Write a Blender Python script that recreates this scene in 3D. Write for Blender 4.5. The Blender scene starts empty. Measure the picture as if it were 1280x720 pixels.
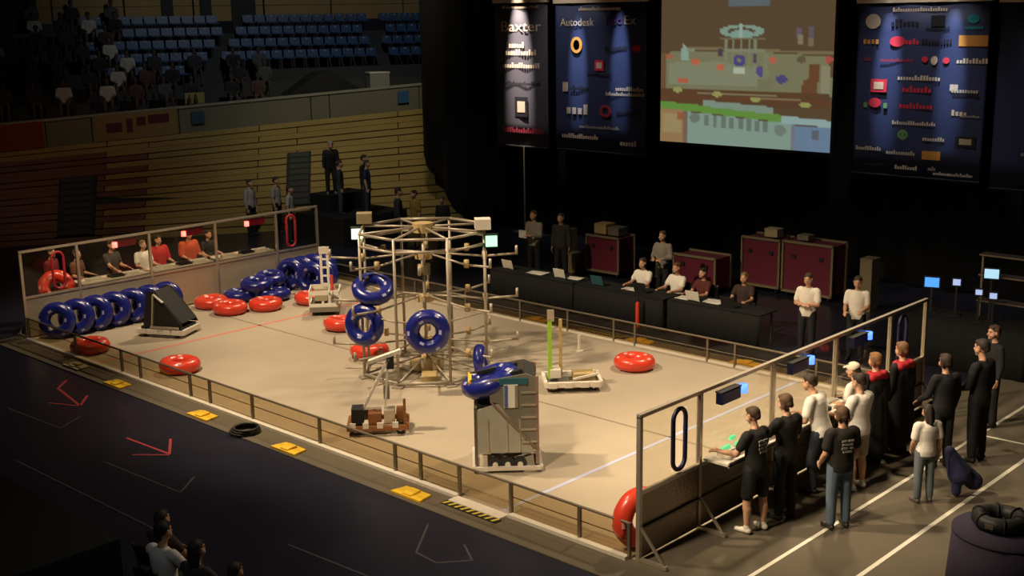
import bpy, bmesh, math, random
from mathutils import Vector, Matrix
R = math.radians
random.seed(7)
S = bpy.context.scene
COL = S.collection

# ------------------------------------------------------------------ camera, world, lights, exposure
def setup_camera():
    yaw, pitch, roll, f = -.756, -.223, -.016, 1507.3
    d = Vector((math.cos(pitch)*math.sin(yaw), math.cos(pitch)*math.cos(yaw), math.sin(pitch)))
    r = Vector((math.cos(yaw), -math.sin(yaw), 0)); u = r.cross(d)
    c, s = math.cos(roll), math.sin(roll)
    r, u = c*r + s*u, -s*r + c*u
    cam = bpy.data.cameras.new('camera'); cam.lens = f/1280*36; cam.sensor_width = 36; cam.clip_end = 200
    o = bpy.data.objects.new('camera', cam); COL.objects.link(o)
    m = Matrix((r, u, -d)).transposed().to_4x4(); m.translation = Vector((17.312, -15.691, 6.932))
    o.matrix_world = m
    S.camera = o
setup_camera()
w = bpy.data.worlds.new('world'); S.world = w; w.use_nodes = True
w.node_tree.nodes['Background'].inputs[0].default_value = (.55, .6, .7, 1)
w.node_tree.nodes['Background'].inputs[1].default_value = .0035
S.view_settings.view_transform = 'Standard'; S.view_settings.look = 'None'
S.view_settings.gamma = 1; S.view_settings.exposure = 0
WARM = (1, .79, .53)
def spot(name, loc, tgt, watt, deg, blend=.5, rad=.25, col=WARM):
    l = bpy.data.lights.new(name, 'SPOT'); l.energy = watt; l.spot_size = R(deg); l.spot_blend = blend
    l.shadow_soft_size = rad; l.color = col
    o = bpy.data.objects.new(name, l); COL.objects.link(o); o.location = loc
    o.rotation_euler = (Vector(tgt)-Vector(loc)).to_track_quat('-Z', 'Y').to_euler()
spot('truss_lamp', (-1.5, -6.5, 12), (.8, .6, 0), 7600, 66, .7, .35)
spot('truss_lamp', (6, 6.8, 12), (5.5, -.6, 0), 5200, 62, .8, .5)
spot('truss_lamp', (-7, 6.8, 12), (-6, -.6, 0), 4600, 60, .8, .5)
spot('truss_lamp', (3.5, -6.8, 12), (8.9, .3, .8), 7000, 42, .8, .3)
spot('truss_lamp', (4.5, -13, 11), (9.3, -.2, 1.2), 3600, 24, .7, .4, (1, .84, .62))
spot('truss_lamp', (7.5, -11.5, 11.5), (6.8, -.8, .6), 5200, 52, .8, .5)
for x_, p_, a_, c_ in ((-8.78, 22000, 13, (1, .80, .62)), (-6.4, 7000, 9, (.8, .88, 1)), (-4.8, 6000, 9, (.8, .88, 1)), (3.5, 7000, 9, (.8, .88, 1)), (5.1, 6000, 9, (.8, .88, 1)), (7.4, 8000, 9, (.85, .9, 1))):
    spot('banner_lamp', (x_, 11.2, 11.0), (x_, 12.52, 5.4), p_, a_, 1, .05, c_)
spot('truss_lamp', (-3.2, -5.5, 11.5), (-8.7, .2, .6), 4200, 46, .8, .4)  # unseen fill, added to brighten the red station wall and its tubes
spot('banner_lamp', (-6.6, 9.6, 10.6), (-6.8, 12.5, 4.8), 620, 44, .9, .15, (1, .88, .76))
spot('banner_lamp', (4.3, 9.6, 10.6), (4.3, 12.5, 4.6), 620, 44, .9, .15, (1, .90, .82))
spot('banner_lamp', (8.2, 9.8, 10.6), (8.2, 12.5, 4.6), 300, 40, .9, .15, (.9, .92, 1))
spot('hall_lamp', (-12, 11.0, 14), (-17.5, 13.5, 2.4), 1000, 54, .9, .6, (1, .84, .46))  # unseen fill aimed at the wooden wall
spot('hall_lamp', (-7, 0, 13), (-13.3, 7.8, 1.3), 1700, 46, .9, .5, (1, .95, .88))  # unseen fill, added so the people by the wall and platform show
spot('hall_lamp', (9, -13, 8), (5.7, -9.1, .9), 130, 40, .9, .4, (.9, .93, 1))  # unseen fill, added to lift the near spectators' shirts
spot('hall_lamp', (-15, -1, 12), (-21, 4, 1.6), 420, 50, .9, .6, (1, .62, .42))  # unseen fill, added to bring out the left part of the wooden wall
spot('hall_lamp', (-9, 8.0, 16), (-22.3, 14.0, 6.2), 1500, 68, .9, .6, (.9, .95, 1))  # unseen fill, spread wide to brighten the stand seats and upper wall

# ------------------------------------------------------------------ materials
def mat(name, col, rough=.6, metal=0, var=0., scale=8, bump=0., bscale=60, emit=None, es=1., spec=None, coat=0):
    m = bpy.data.materials.new(name); m.use_nodes = True
    nt = m.node_tree; b = nt.nodes['Principled BSDF']
    b.inputs['Roughness'].default_value = rough; b.inputs['Metallic'].default_value = metal
    if spec is not None: b.inputs['Specular IOR Level'].default_value = spec
    if coat: b.inputs['Coat Weight'].default_value = coat
    c = (*col, 1); b.inputs['Base Color'].default_value = c
    tc = nt.nodes.new('ShaderNodeTexCoord')
    if var:
        n = nt.nodes.new('ShaderNodeTexNoise'); n.inputs['Scale'].default_value = scale; n.inputs['Detail'].default_value = 5
        rm = nt.nodes.new('ShaderNodeMapRange'); rm.inputs[3].default_value = 1-var; rm.inputs[4].default_value = 1+var
        mx = nt.nodes.new('ShaderNodeMix'); mx.data_type = 'RGBA'; mx.blend_type = 'MULTIPLY'; mx.inputs[0].default_value = 1
        mx.inputs[6].default_value = c
        nt.links.new(tc.outputs['Object'], n.inputs['Vector']); nt.links.new(n.outputs[0], rm.inputs[0])
        nt.links.new(rm.outputs[0], mx.inputs[7]); nt.links.new(mx.outputs[2], b.inputs['Base Color'])
    if bump:
        n2 = nt.nodes.new('ShaderNodeTexNoise'); n2.inputs['Scale'].default_value = bscale
        bp = nt.nodes.new('ShaderNodeBump'); bp.inputs['Strength'].default_value = bump; bp.inputs['Distance'].default_value = .01
        nt.links.new(tc.outputs['Object'], n2.inputs['Vector'])
        nt.links.new(n2.outputs[0], bp.inputs['Height']); nt.links.new(bp.outputs[0], b.inputs['Normal'])
    if emit:
        b.inputs['Emission Color'].default_value = (*emit, 1); b.inputs['Emission Strength'].default_value = es
    return m
def glassy(name, tint, ior=1.45, rough=.03):
    m = bpy.data.materials.new(name); m.use_nodes = True; nt = m.node_tree; nt.nodes.clear()
    o = nt.nodes.new('ShaderNodeOutputMaterial'); mx = nt.nodes.new('ShaderNodeMixShader')
    t = nt.nodes.new('ShaderNodeBsdfTransparent'); g = nt.nodes.new('ShaderNodeBsdfGlossy'); ge = nt.nodes.new('ShaderNodeNewGeometry')
    t.inputs[0].default_value = (*tint, 1); g.inputs['Roughness'].default_value = rough; f0 = ((ior-1)/(ior+1))**2
    dt = nt.nodes.new('ShaderNodeVectorMath'); dt.operation = 'DOT_PRODUCT'
    nt.links.new(ge.outputs['Incoming'], dt.inputs[0]); nt.links.new(ge.outputs['Normal'], dt.inputs[1])
    def mth(op, a, b=None):
        n = nt.nodes.new('ShaderNodeMath'); n.operation = op
        for i, q in enumerate((a, b)):
            if q is None: continue
            if isinstance(q, (int, float)): n.inputs[i].default_value = q
            else: nt.links.new(q, n.inputs[i])
        return n.outputs[0]
    fac = mth('ADD', mth('MULTIPLY', mth('POWER', mth('SUBTRACT', 1.0, mth('ABSOLUTE', dt.outputs['Value'])), 5.0), 1-f0), f0)   # Schlick, same from both faces
    nt.links.new(fac, mx.inputs[0]); nt.links.new(t.outputs[0], mx.inputs[1]); nt.links.new(g.outputs[0], mx.inputs[2])
    nt.links.new(mx.outputs[0], o.inputs[0]); return m
def diamond(name, col):
    m = mat(name, col, .34, .9); nt = m.node_tree; b = nt.nodes['Principled BSDF']
    tc = nt.nodes.new('ShaderNodeTexCoord'); v = nt.nodes.new('ShaderNodeTexVoronoi'); v.inputs['Scale'].default_value = 28
    bp = nt.nodes.new('ShaderNodeBump'); bp.inputs['Strength'].default_value = .5; bp.inputs['Distance'].default_value = .01
    nt.links.new(tc.outputs['Object'], v.inputs['Vector']); nt.links.new(v.outputs[0], bp.inputs['Height']); nt.links.new(bp.outputs[0], b.inputs['Normal'])
    return m
M = dict(
 plate=mat('pale_diamond_plate', (.50, .42, .30), .5, .25, .1, 8, .3, 60),  # bright tan of lit plate mirroring the carpet, put into the colour
 floor=mat('arena_floor', (.019, .019, .033), .28, 0, .25, 1.5, spec=.55),
 carpet=mat('tan_carpet', (.40, .335, .25), .95, 0, .10, 1.2, .25, 180),
 mat_=mat('grey_brown_carpet', (.115, .093, .063), .95, 0, .15, 2, .25, 160),
 seam=mat('carpet_seam', (.25, .20, .14), .95),
 redtape=mat('red_tape', (.62, .20, .15), .6), bluetape=mat('blue_tape', (.46, .48, .66), .6),
 whitetape=mat('white_tape', (.70, .66, .55), .6), redmark=mat('red_floor_tape', (.45, .04, .05), .6), greymark=mat('grey_floor_tape', (.055, .055, .06), .6),
 alu=mat('aluminium', (.62, .55, .45), .38, .75, .1, 10), aludark=mat('weathered_aluminium', (.22, .18, .13), .45, .6, .2, 10),
 alubright=mat('bright_aluminium', (.80, .74, .64), .45, .2, .15, 12),
 rack=mat('rack_tube_paint', (.42, .36, .28), .45, .35, .15, 6),
 diam=diamond('diamond_plate', (.56, .49, .38)), diamdark=diamond('dark_diamond_plate', (.30, .26, .20)),  # second one: dim floor mirrored in the plate, put into its colour
 poly=glassy('polycarbonate', (.93, .92, .88), 1.3), smoke=glassy('guard_rail_polycarbonate', (.80, .74, .62), 1.4),
 blue=mat('blue_vinyl', (.012, .018, .20), .3, 0, .2, 5, .15, 14, coat=.4), red=mat('red_vinyl', (.74, .055, .025), .3, 0, .15, 5, .15, 14, coat=.4),
 patch_b=mat('pale_print_on_blue', (.42, .40, .62), .4), patch_r=mat('pale_print_on_red', (.85, .42, .34), .4),
 yellow=mat('yellow_plate', (.80, .50, .03), .5), hazblack=mat('hazard_black', (.015, .014, .012), .6), hazyel=mat('hazard_yellow', (.70, .55, .06), .55),
 black=mat('black_matte', (.010, .010, .010), .7), drape=mat('black_drape', (.0035, .0035, .004), .95), blackcloth=mat('black_table_cloth', (.0025, .0025, .003), .9),
 rubber=mat('black_rubber', (.018, .018, .018), .55), white=mat('white_paint', (.78, .72, .62), .5), cream=mat('cream_board', (.42, .36, .22), .7),
 maroon=mat('maroon_panel', (.13, .010, .03), .6, 0, .1, 3), beigeedge=mat('beige_edge', (.20, .16, .09), .6), beige=mat('beige_box', (.26, .20, .11), .7),
 wood=mat('track_wood', (.27, .19, .05), .55, 0, .25, .5), woodred=mat('red_brown_wood', (.13, .055, .033), .6, 0, .2, .6),
 parapet=mat('painted_parapet', (.17, .16, .10), .7, 0, .12, .8), parapet_top=mat('parapet_cap', (.30, .29, .22), .6),
 louver=mat('dark_louver', (.012, .013, .012), .7), seatblue=mat('seat_blue', (.028, .075, .17), .45), seatnumber=mat('seat_number_plate', (.30, .34, .36), .5),
 concrete=mat('dark_concrete', (.045, .047, .042), .9, 0, .2, 1), upper=mat('upper_wall_panel', (.30, .20, .065), .7, 0, .2, .5),
 banner_pale=mat('slate_banner', (.075, .075, .105), .6, 0, .12, 1.2),  # navy cloth made paler: the lamp streak's wash is put into its colour
 banner=mat('navy_banner', (.026, .040, .115), .6, 0, .12, 1.2), bannertop=mat('banner_sleeve', (.78, .66, .50), .6),
 lime=mat('lime_paint', (.34, .62, .04), .5), tan=mat('tan_plastic', (.50, .36, .16), .6), copper=mat('rust_brown_metal', (.30, .13, .05), .45, .5, .2, 20),
 lexan=mat('grey_lexan', (.40, .38, .31), .35, 0, .15, 6), greymetal=mat('grey_robot_panel', (.22, .20, .155), .45, .2, .15, 6), brown=mat('brown_edge', (.28, .18, .12), .5),
 teal=mat('teal_strip', (.03, .12, .15), .4), flagblue=mat('flag_blue', (.08, .12, .28), .5),
 greenlamp=mat('green_lamp', (.5, .9, .6), .4, emit=(.72, 1, .72), es=1.8), greenlamp2=mat('deep_green_lamp', (.3, .9, .5), .4, emit=(.38, .9, .5), es=1.5),
 bluelamp=mat('blue_lamp', (.2, .4, 1), .4, emit=(.07, .20, 1), es=2.4), redlamp=mat('red_lamp', (1, .2, .15), .4, emit=(1, .12, .09), es=4.5),
 bluedisp=mat('dark_blue_display', (.005, .006, .018), .35, emit=(.01, .015, .06), es=.12), reddisp=mat('dark_red_display', (.10, .006, .010), .35, emit=(.45, .012, .03), es=.10),
 bluerim=mat('navy_rim', (.02, .02, .07), .5), redrim=mat('red_rim', (.42, .02, .03), .5),
 monblue=mat('monitor_blue', (.05, .2, .6), .4, emit=(.06, .28, .85), es=1.3), monwhite=mat('monitor_pale', (.5, .7, .8), .4, emit=(.36, .66, .85), es=1.0), mondim=mat('monitor_pale_small', (.5, .6, .9), .4, emit=(.36, .5, .9), es=.8),
 greenled=mat('green_indicator', (.1, .5, .2), .4, emit=(.12, .65, .25), es=.9),
 paper=mat('paper', (.75, .72, .64), .7), purple=mat('dark_purple_cloth', (.035, .026, .055), .85), tireblue=mat('navy_cloth', (.02, .02, .07), .8),
 eye=mat('eye', (.02, .015, .012), .25), lip=mat('lip', (.38, .14, .11), .5),
)
_mc = {}
def cmat(c, rough=.8, kind='cloth'):
    k = (tuple(c), kind)
    if k not in _mc: _mc[k] = mat(kind, c, rough, 0, .12, 9, .2, 70)
    return _mc[k]

# ------------------------------------------------------------------ mesh builder
class MB:
    def __init__(s): s.v = []; s.f = []
    def add(s, vs, fs):
        o = len(s.v); s.v += [tuple(v) for v in vs]; s.f += [tuple(i+o for i in f) for f in fs]; return s
    def box(s, c, d, rz=0, m=None):
        x, y, z = d[0]/2, d[1]/2, d[2]/2
        vs = [Vector((a*x, b*y, e*z)) for e in (-1, 1) for b in (-1, 1) for a in (-1, 1)]
        rot = m if m is not None else Matrix.Rotation(rz, 3, 'Z')
        vs = [rot @ v + Vector(c) for v in vs]
        return s.add(vs, [(0, 2, 3, 1), (4, 5, 7, 6), (0, 1, 5, 4), (2, 6, 7, 3), (0, 4, 6, 2), (1, 3, 7, 5)])
    def bar(s, p, q, a, b=None, up=(0, 0, 1)):
        p, q = Vector(p), Vector(q); d = q-p; L = d.length; d.normalize(); b = b or a
        u = Vector(up)
        if abs(d.dot(u)) > .97: u = Vector((1, 0, 0)) if abs(d.x) < .9 else Vector((0, 1, 0))
        x = d.cross(u).normalized(); u = x.cross(d)
        m = Matrix((x, u, d)).transposed()
        return s.box((p+q)/2, (a, b, L), m=m)
    def tube(s, p, q, r, r2=None, n=10):
        p, q = Vector(p), Vector(q); d = (q-p).normalized(); r2 = r if r2 is None else r2
        x = d.orthogonal().normalized(); y = d.cross(x)
        vs = []
        for c, rr in ((p, r), (q, r2)):
            for i in range(n):
                a = 2*math.pi*i/n; vs.append(c+x*math.cos(a)*rr+y*math.sin(a)*rr)
        fs = [(i, (i+1) % n, n+(i+1) % n, n+i) for i in range(n)] + [tuple(range(n-1, -1, -1)), tuple(range(n, 2*n))]
        return s.add(vs, fs)
    def caps(s, p, q, r1, r2=None, n=10):
        p, q = Vector(p), Vector(q); r2 = r1 if r2 is None else r2
        d = q-p
        d = d.normalized() if d.length > 1e-5 else Vector((0, 0, 1))
        x = d.orthogonal().normalized(); y = d.cross(x)
        rings = []
        for k in (-60, -25, 0): rings.append((p+d*r1*math.sin(R(k)), r1*math.cos(R(k))))
        for k in (0, 25, 60): rings.append((q+d*r2*math.sin(R(k)), r2*math.cos(R(k))))
        vs = [p-d*r1]
        for c, rr in rings:
            for i in range(n):
                a = 2*math.pi*i/n; vs.append(c+x*math.cos(a)*rr+y*math.sin(a)*rr)
        vs.append(q+d*r2); fs = []
        for i in range(n): fs.append((0, 1+(i+1) % n, 1+i))
        for k in range(5):
            o = 1+k*n
            for i in range(n): fs.append((o+i, o+(i+1) % n, o+n+(i+1) % n, o+n+i))
        o = 1+5*n; t = len(vs)-1
        for i in range(n): fs.append((o+i, o+(i+1) % n, t))
        return s.add(vs, fs)
    def ell(s, c, r, n=12, k=7, m=None):
        vs = []; c = Vector(c)
        for j in range(k+1):
            a = math.pi*j/k
            for i in range(n):
                b = 2*math.pi*i/n
                v = Vector((r[0]*math.sin(a)*math.cos(b), r[1]*math.sin(a)*math.sin(b), r[2]*math.cos(a)))
                vs.append((m @ v if m else v)+c)
        fs = [(j*n+i, (j+1)*n+i, (j+1)*n+(i+1) % n, j*n+(i+1) % n) for j in range(k) for i in range(n)]
        return s.add(vs, fs)
    def loft(s, rings, n=20):
        vs = []
        for c, ax, ay in rings: vs += [Vector(c)+ax*math.cos(2*math.pi*i/n)+ay*math.sin(2*math.pi*i/n) for i in range(n)]
        k = len(rings)
        return s.add(vs, [(j*n+i, j*n+(i+1) % n, (j+1)*n+(i+1) % n, (j+1)*n+i) for j in range(k-1) for i in range(n)]+[tuple(range(n-1, -1, -1)), tuple(range((k-1)*n, k*n))])
    def torus(s, Rr, r, n=36, k=12, wob=0, c=(0, 0, 0), flat=1):
        vs = []
        for i in range(n):
            a = 2*math.pi*i/n; rr = r*(1+wob*math.cos(9*a))
            for j in range(k):
                b = 2*math.pi*j/k
                vs.append(((Rr+rr*math.cos(b))*math.cos(a)+c[0], (Rr+rr*math.cos(b))*math.sin(a)+c[1], rr*flat*math.sin(b)+c[2]))
        return s.add(vs, [(i*k+j, ((i+1) % n)*k+j, ((i+1) % n)*k+(j+1) % k, i*k+(j+1) % k) for i in range(n) for j in range(k)])
    def prism(s, poly, t, axis='y', off=0):
        n = len(poly); h = t/2
        def P(a, b, c): return {'y': (a, c+off, b), 'x': (c+off, a, b), 'z': (a, b, c+off)}[axis]
        vs = [P(a, b, -h) for a, b in poly]+[P(a, b, h) for a, b in poly]
        return s.add(vs, [tuple(range(n)), tuple(range(2*n-1, n-1, -1))]+[(i, i+n, (i+1) % n+n, (i+1) % n) for i in range(n)])
    def mesh(s, name, m, smooth=False):
        me = bpy.data.meshes.new(name); me.from_pydata(s.v, [], s.f)
        bm = bmesh.new(); bm.from_mesh(me); bmesh.ops.recalc_face_normals(bm, faces=bm.faces); bm.to_mesh(me); bm.free()
        me.materials.append(m)
        if smooth: me.polygons.foreach_set('use_smooth', [True]*len(me.polygons))
        me.update(); return me
    def build(s, name, m, parent=None, smooth=False, loc=(0, 0, 0), label=None):
        o = bpy.data.objects.new(name, s.mesh(name, m, smooth)); COL.objects.link(o); o.location = loc
        if parent is not None: o.parent = parent
        if label: o['label'] = label
        return o
def thing(name, label, cat, loc=(0, 0, 0), rz=0, group=None):
    o = bpy.data.objects.new(name, None); COL.objects.link(o); o.location = loc; o.rotation_euler = (0, 0, rz)
    o.empty_display_size = .1
    return tag(o, label, cat, group)
def tag(o, label, cat, group=None):
    o['label'] = label; o['category'] = cat
    if group: o['group'] = group
    return o
def struct(o): o['kind'] = 'structure'; return o
def dup(root, loc=None, rot=None, label=None, group=None, swap=None):
    def cp(o, par):
        c = o.copy(); COL.objects.link(c)
        if par is not None: c.parent = par
        if swap and o.data and o.name.split('.')[0] in swap:
            c.material_slots[0].link = 'OBJECT'; c.material_slots[0].material = swap[o.name.split('.')[0]]
        for ch in o.children: cp(ch, c)
        return c
    r = cp(root, None)
    if loc is not None: r.location = loc
    if rot is not None: r.rotation_euler = rot
    if label: r['label'] = label
    if group: r['group'] = group
    return r

# ------------------------------------------------------------------ floor
struct(MB().box((-2, 4, -.06), (75, 60, .1)).build('floor', M['floor']))
ft = struct(MB().box((0, 0, .001), (17.1, 8.2, .016)).build('floor_carpet', M['carpet']))
fo = MB()
fo.box((0, -4.43, -.001), (17.9, .64, .016)); fo.box((15.3, 1.2, -.001), (13.5, 11.9, .014)); fo.box((-8.78, 0, -.001), (.46, 8.2, .014)); fo.box((0, 4.4, -.001), (17.9, .6, .014))
fo = struct(fo.build('floor_mat', M['mat_']))
def strip(pts, wd, m, parent, name='tape_line', z=.009, label=None):
    mb = MB()
    for a, b in zip(pts[:-1], pts[1:]): mb.bar((*a, z), (*b, z), wd, .006)
    return mb.build(name, m, parent, label=label)
strip([(-5.5, -4.08), (-5.5, 4.08)], .09, M['redtape'], ft, label='red tape line across the carpet')
strip([(6.12, -4.08), (6.12, 4.08)], .075, M['bluetape'], ft, label='pale blue tape line across the carpet')
strip([(-8.5, -.03), (8.5, -.03)], .05, M['seam'], ft, 'carpet_seam')
strip([(9.87, -4.7), (9.93, 5.4)], .06, M['whitetape'], fo, z=.008, label='white tape line nearer the driver station')
strip([(10.88, -4.7), (10.93, 5.4)], .065, M['whitetape'], fo, z=.008, label='white tape line farther from the driver station')
strip([(9.95, 3.4), (12.6, 3.5)], .05, M['whitetape'], fo, z=.008)
fl = bpy.data.objects['floor']
for pts, m, wd in [([(-4.89, -5.07), (-4.51, -5.44), (-3.15, -5.69), (-3.64, -5.29)], 'redmark', .05), ([(-3.79, -6.0), (-3.17, -5.71)], 'redmark', .035),
                   ([(-.89, -6.03), (.37, -5.97), (-.27, -5.56)], 'redmark', .045), ([(-.07, -6.39), (.4, -5.99)], 'redmark', .035)]:
    strip(pts, wd, M[m], fl, 'tape_mark', -.008, 'red tape arrow stroke')
for pts in [[(-4.04, -6.64), (-2.24, -6.54), (-2.58, -5.99)], [(-.12, -6.86), (1.95, -6.75), (1.55, -6.25)], [(-1.29, -7.78), (2.9, -7.72)],
            [(4.68, -6.79), (6.23, -6.69)], [(5.63, -5.09), (6.17, -5.81), (6.6, -5.85), (6.9, -5.49), (6.48, -5.22)]]:
    strip(pts, .03, M['greymark'], fl, 'tape_mark', -.008, 'faint grey tape mark')

# ------------------------------------------------------------------ guard rails
def guardrail(y, xs, label, gate=None):
    g = thing('guardrail', label, 'barrier', (0, y, .008))
    for i, x in enumerate(xs):
        MB().bar((x, 0, 0), (x, 0, .5), .045).build('post', M['aludark'], g)
        if i == 0: continue
        x0 = xs[i-1]
        if gate and abs(x0-gate[0]) < .01: 
            MB().tube((x0, 0, .49), (x, 0, .49), .018).build('top_rail', M['aludark'], g)
            continue
        MB().tube((x0, 0, .49), (x, 0, .49), .02).build('top_rail', M['aludark'], g)
        MB().box(((x0+x)/2, 0, .25), (x-x0-.04, .006, .44)).build('clear_panel', M['smoke'], g)
        MB().box(((x0+x)/2, -.035 if y < 0 else .035, .022), (x-x0, .11, .05)).build('bottom_rail', M['alubright'], g)
        MB().tube((x0, .03 if y < 0 else -.03, .27), (x, .03 if y < 0 else -.03, .27), .008, n=6).build('middle_rail', M['aludark'], g)
    return g
g = guardrail(-4.12, [-8.45, -6.3, -4.4, -3.69, -1.9, -1.25, .08, 1.98, 3.86, 4.44, 5.28, 6.32, 7.58, 8.42], 'near clear-panelled metal guard rail beside the dark arena floor', (5.28,))
gate = thing('gate', 'clear guard rail gate with black and yellow hazard strip at the near side', 'gate', (5.8, -4.12, .008))
MB().box((0, 0, .27), (.98, .006, .40)).build('clear_panel', M['smoke'], gate)
def hazard(par, loc, L, dx, z=.012):
    MB().box((loc[0], loc[1], z), (L, .12, .01)).build('hazard_base', M['hazblack'], par)
    n = int(L/.115)
    for i in range(n):
        x = loc[0]-L/2+(i+.5)*L/n
        MB().prism([(x-.04, loc[1]-.058), (x, loc[1]-.058), (x+.04, loc[1]+.058), (x, loc[1]+.058)], .008, 'z', z+.006).build('hazard_stripe', M['hazyel'], par)
hazard(gate, (0, -.30), 1.1, 0)
MB().box((0, -.14, .015), (1.04, .2, .03)).build('threshold', M['alubright'], gate)
guardrail(4.12, [-8.45, -6.6, -4.7, -2.9, -1.11, .33, 1.64, 2.21, 4.05, 4.7, 6.5, 8.42], 'far clear-panelled metal guard rail in front of the black scoring tables')
hz = thing('hazard_mat', 'black and yellow hazard strip on the floor at the far guard rail', 'floor strip', (1.0, 4.42, .008)); hazard(hz, (0, 0), 1.3, 0)
for i, (x, y) in enumerate([(-5.6, -4.5), (-3.78, -4.58), (-.84, -4.56), (1.73, -4.58), (4.69, -4.55), (-.86, 4.45), (2.1, 4.45), (4.76, 4.45)]):  # first one, in cream, stands in for a whitish reflection at the rail
    nm = ['pale yellow wedge plate by the near rail, farthest toward the red station', 'yellow wedge plate by the near rail above the red floor arrow', 'yellow wedge plate by the near rail beside the black cable coil',
          'yellow wedge plate by the near rail, third along from the red arrow', 'yellow wedge plate by the near rail next to the hazard gate', 'small yellow wedge plate by the far rail behind the rack',
          'yellow wedge plate by the far rail near the lone red tube', 'yellow wedge plate by the far rail closest to the blue station'][i]
    p = thing('rail_foot', nm, 'plate', (x, y, .008))
    MB().prism([(-.32, -.13), (.32, -.13), (.27, .15), (-.27, .15)], .03, 'z', .015).build('base_plate', M['yellow'] if i else M['cream'], p)
    MB().prism([(-.1, .03), (.1, .03), (.1, .07), (-.1, .05)], .18, 'x', 0).build('rib', M['yellow'] if i else M['cream'], p)
c = thing('cable_coil', 'coiled black cable lying outside the near guard rail', 'cable', (.45, -4.55, .01))
for k in range(3): MB().torus(.25-.02*k, .022, 28, 7, c=(.02*k, 0, .024+.035*k)).build('loop', M['rubber'], c, True)

# ------------------------------------------------------------------ alliance walls
def alliance_wall(x, sgn, label, rim, lamp, disp, dm, tubes):
    a = thing('alliance_wall', label, 'barrier', (x, 0, .008))
    ys = [-4.1, -2.77, -.92, .92, 2.77, 4.1]
    for y in ys:
        MB().bar((0, y, 0), (0, y, 1.96), .06).build('post', M['alu'], a)
        mb = MB(); mb.bar((0, y, .03), (sgn*.45, y, .03), .05); mb.bar((0, y, .5), (sgn*.4, y, .05), .03); mb.build('foot', M['alu'], a)
    MB().bar((0, -4.13, 1.97), (0, 4.13, 1.97), .06, .05).build('top_rail', M['alu'], a)
    MB().bar((0, -4.1, .93), (0, 4.1, .93), .05, .05).build('middle_rail', M['alu'], a)
    for i in range(5):
        y0, y1 = ys[i]+.03, ys[i+1]-.03; yc = (y0+y1)/2; wd = y1-y0
        MB().box((0, yc, .47), (.012, wd, .88)).build('lower_panel', dm, a)
        MB().bar((sgn*.03, y0, .45), (sgn*.03, y1, .45), .03).build('brace', M['aludark'], a)
        if i in (0, 4):
            yh = (-3.24 if i == 0 else 3.24); 
            # clear panel with a tall rounded slot: built as four pieces of sheet round the opening
            hw, z0, z1 = .17, 1.0, 1.86
            mb = MB()
            mb.box((0, (y0+yh-hw)/2, 1.45), (.01, yh-hw-y0, .98)); mb.box((0, (y1+yh+hw)/2, 1.45), (.01, y1-yh-hw, .98))
            mb.box((0, yh, z1+.04), (.01, 2*hw, .08)); mb.box((0, yh, z0-.02), (.01, 2*hw, .04)); mb.build('clear_panel', M['poly'], a)
            pts = []
            for k in range(24):
                t = 2*math.pi*k/24; pts.append((0, yh+hw*.82*math.cos(t), (z1-.16 if math.sin(t) >= 0 else z0+.16)+.15*math.sin(t)))
            mb = MB()
            for p, q in zip(pts, pts[1:]+pts[:1]): mb.caps(p, q, .032, n=8)
            mb.build('slot_rim', rim, a, True)
        else:
            MB().box((0, yc, 1.45), (.01, wd, .98)).build('clear_panel', M['poly'], a)
            mb = MB(); mb.box((sgn*.22, yc, .99), (.42, wd-.1, .03)); mb.box((sgn*.42, yc, 1.0), (.02, wd-.1, .07)); mb.build('shelf', M['alubright'], a)
            dy = yc-.38*(1 if sgn > 0 else -1)
            MB().box((sgn*.09, dy, 1.80), (.10, .46, .15)).build('display', disp, a)
            MB().box((sgn*.09, dy, 1.895), (.11, .48, .02)).build('display_hood', M['black'], a)
            MB().tube((sgn*.05, yc+.06, 1.73), (sgn*.05, yc+.06, 1.85), .06, n=14).build('signal_lamp', lamp, a, True)
            for k, oy in enumerate((-.45, .1, .5)):
                mb = MB(); mb.box((sgn*.2, yc+oy, 1.03), (.24, .34, .05)); mb.box((sgn*.2, yc+oy, 1.065), (.05, .3, .03)); mb.build('control_box', M['black'] if k == 1 else M['paper'], a)
    return a
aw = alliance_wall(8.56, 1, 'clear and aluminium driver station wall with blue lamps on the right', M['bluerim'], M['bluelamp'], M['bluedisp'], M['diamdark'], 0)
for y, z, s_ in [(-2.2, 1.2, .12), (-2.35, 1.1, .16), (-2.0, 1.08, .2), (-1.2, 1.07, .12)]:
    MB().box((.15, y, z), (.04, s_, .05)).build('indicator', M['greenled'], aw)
alliance_wall(-8.56, -1, 'clear and aluminium driver station wall with red lamps on the left', M['redrim'], M['redlamp'], M['reddisp'], M['plate'], 0)

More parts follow.
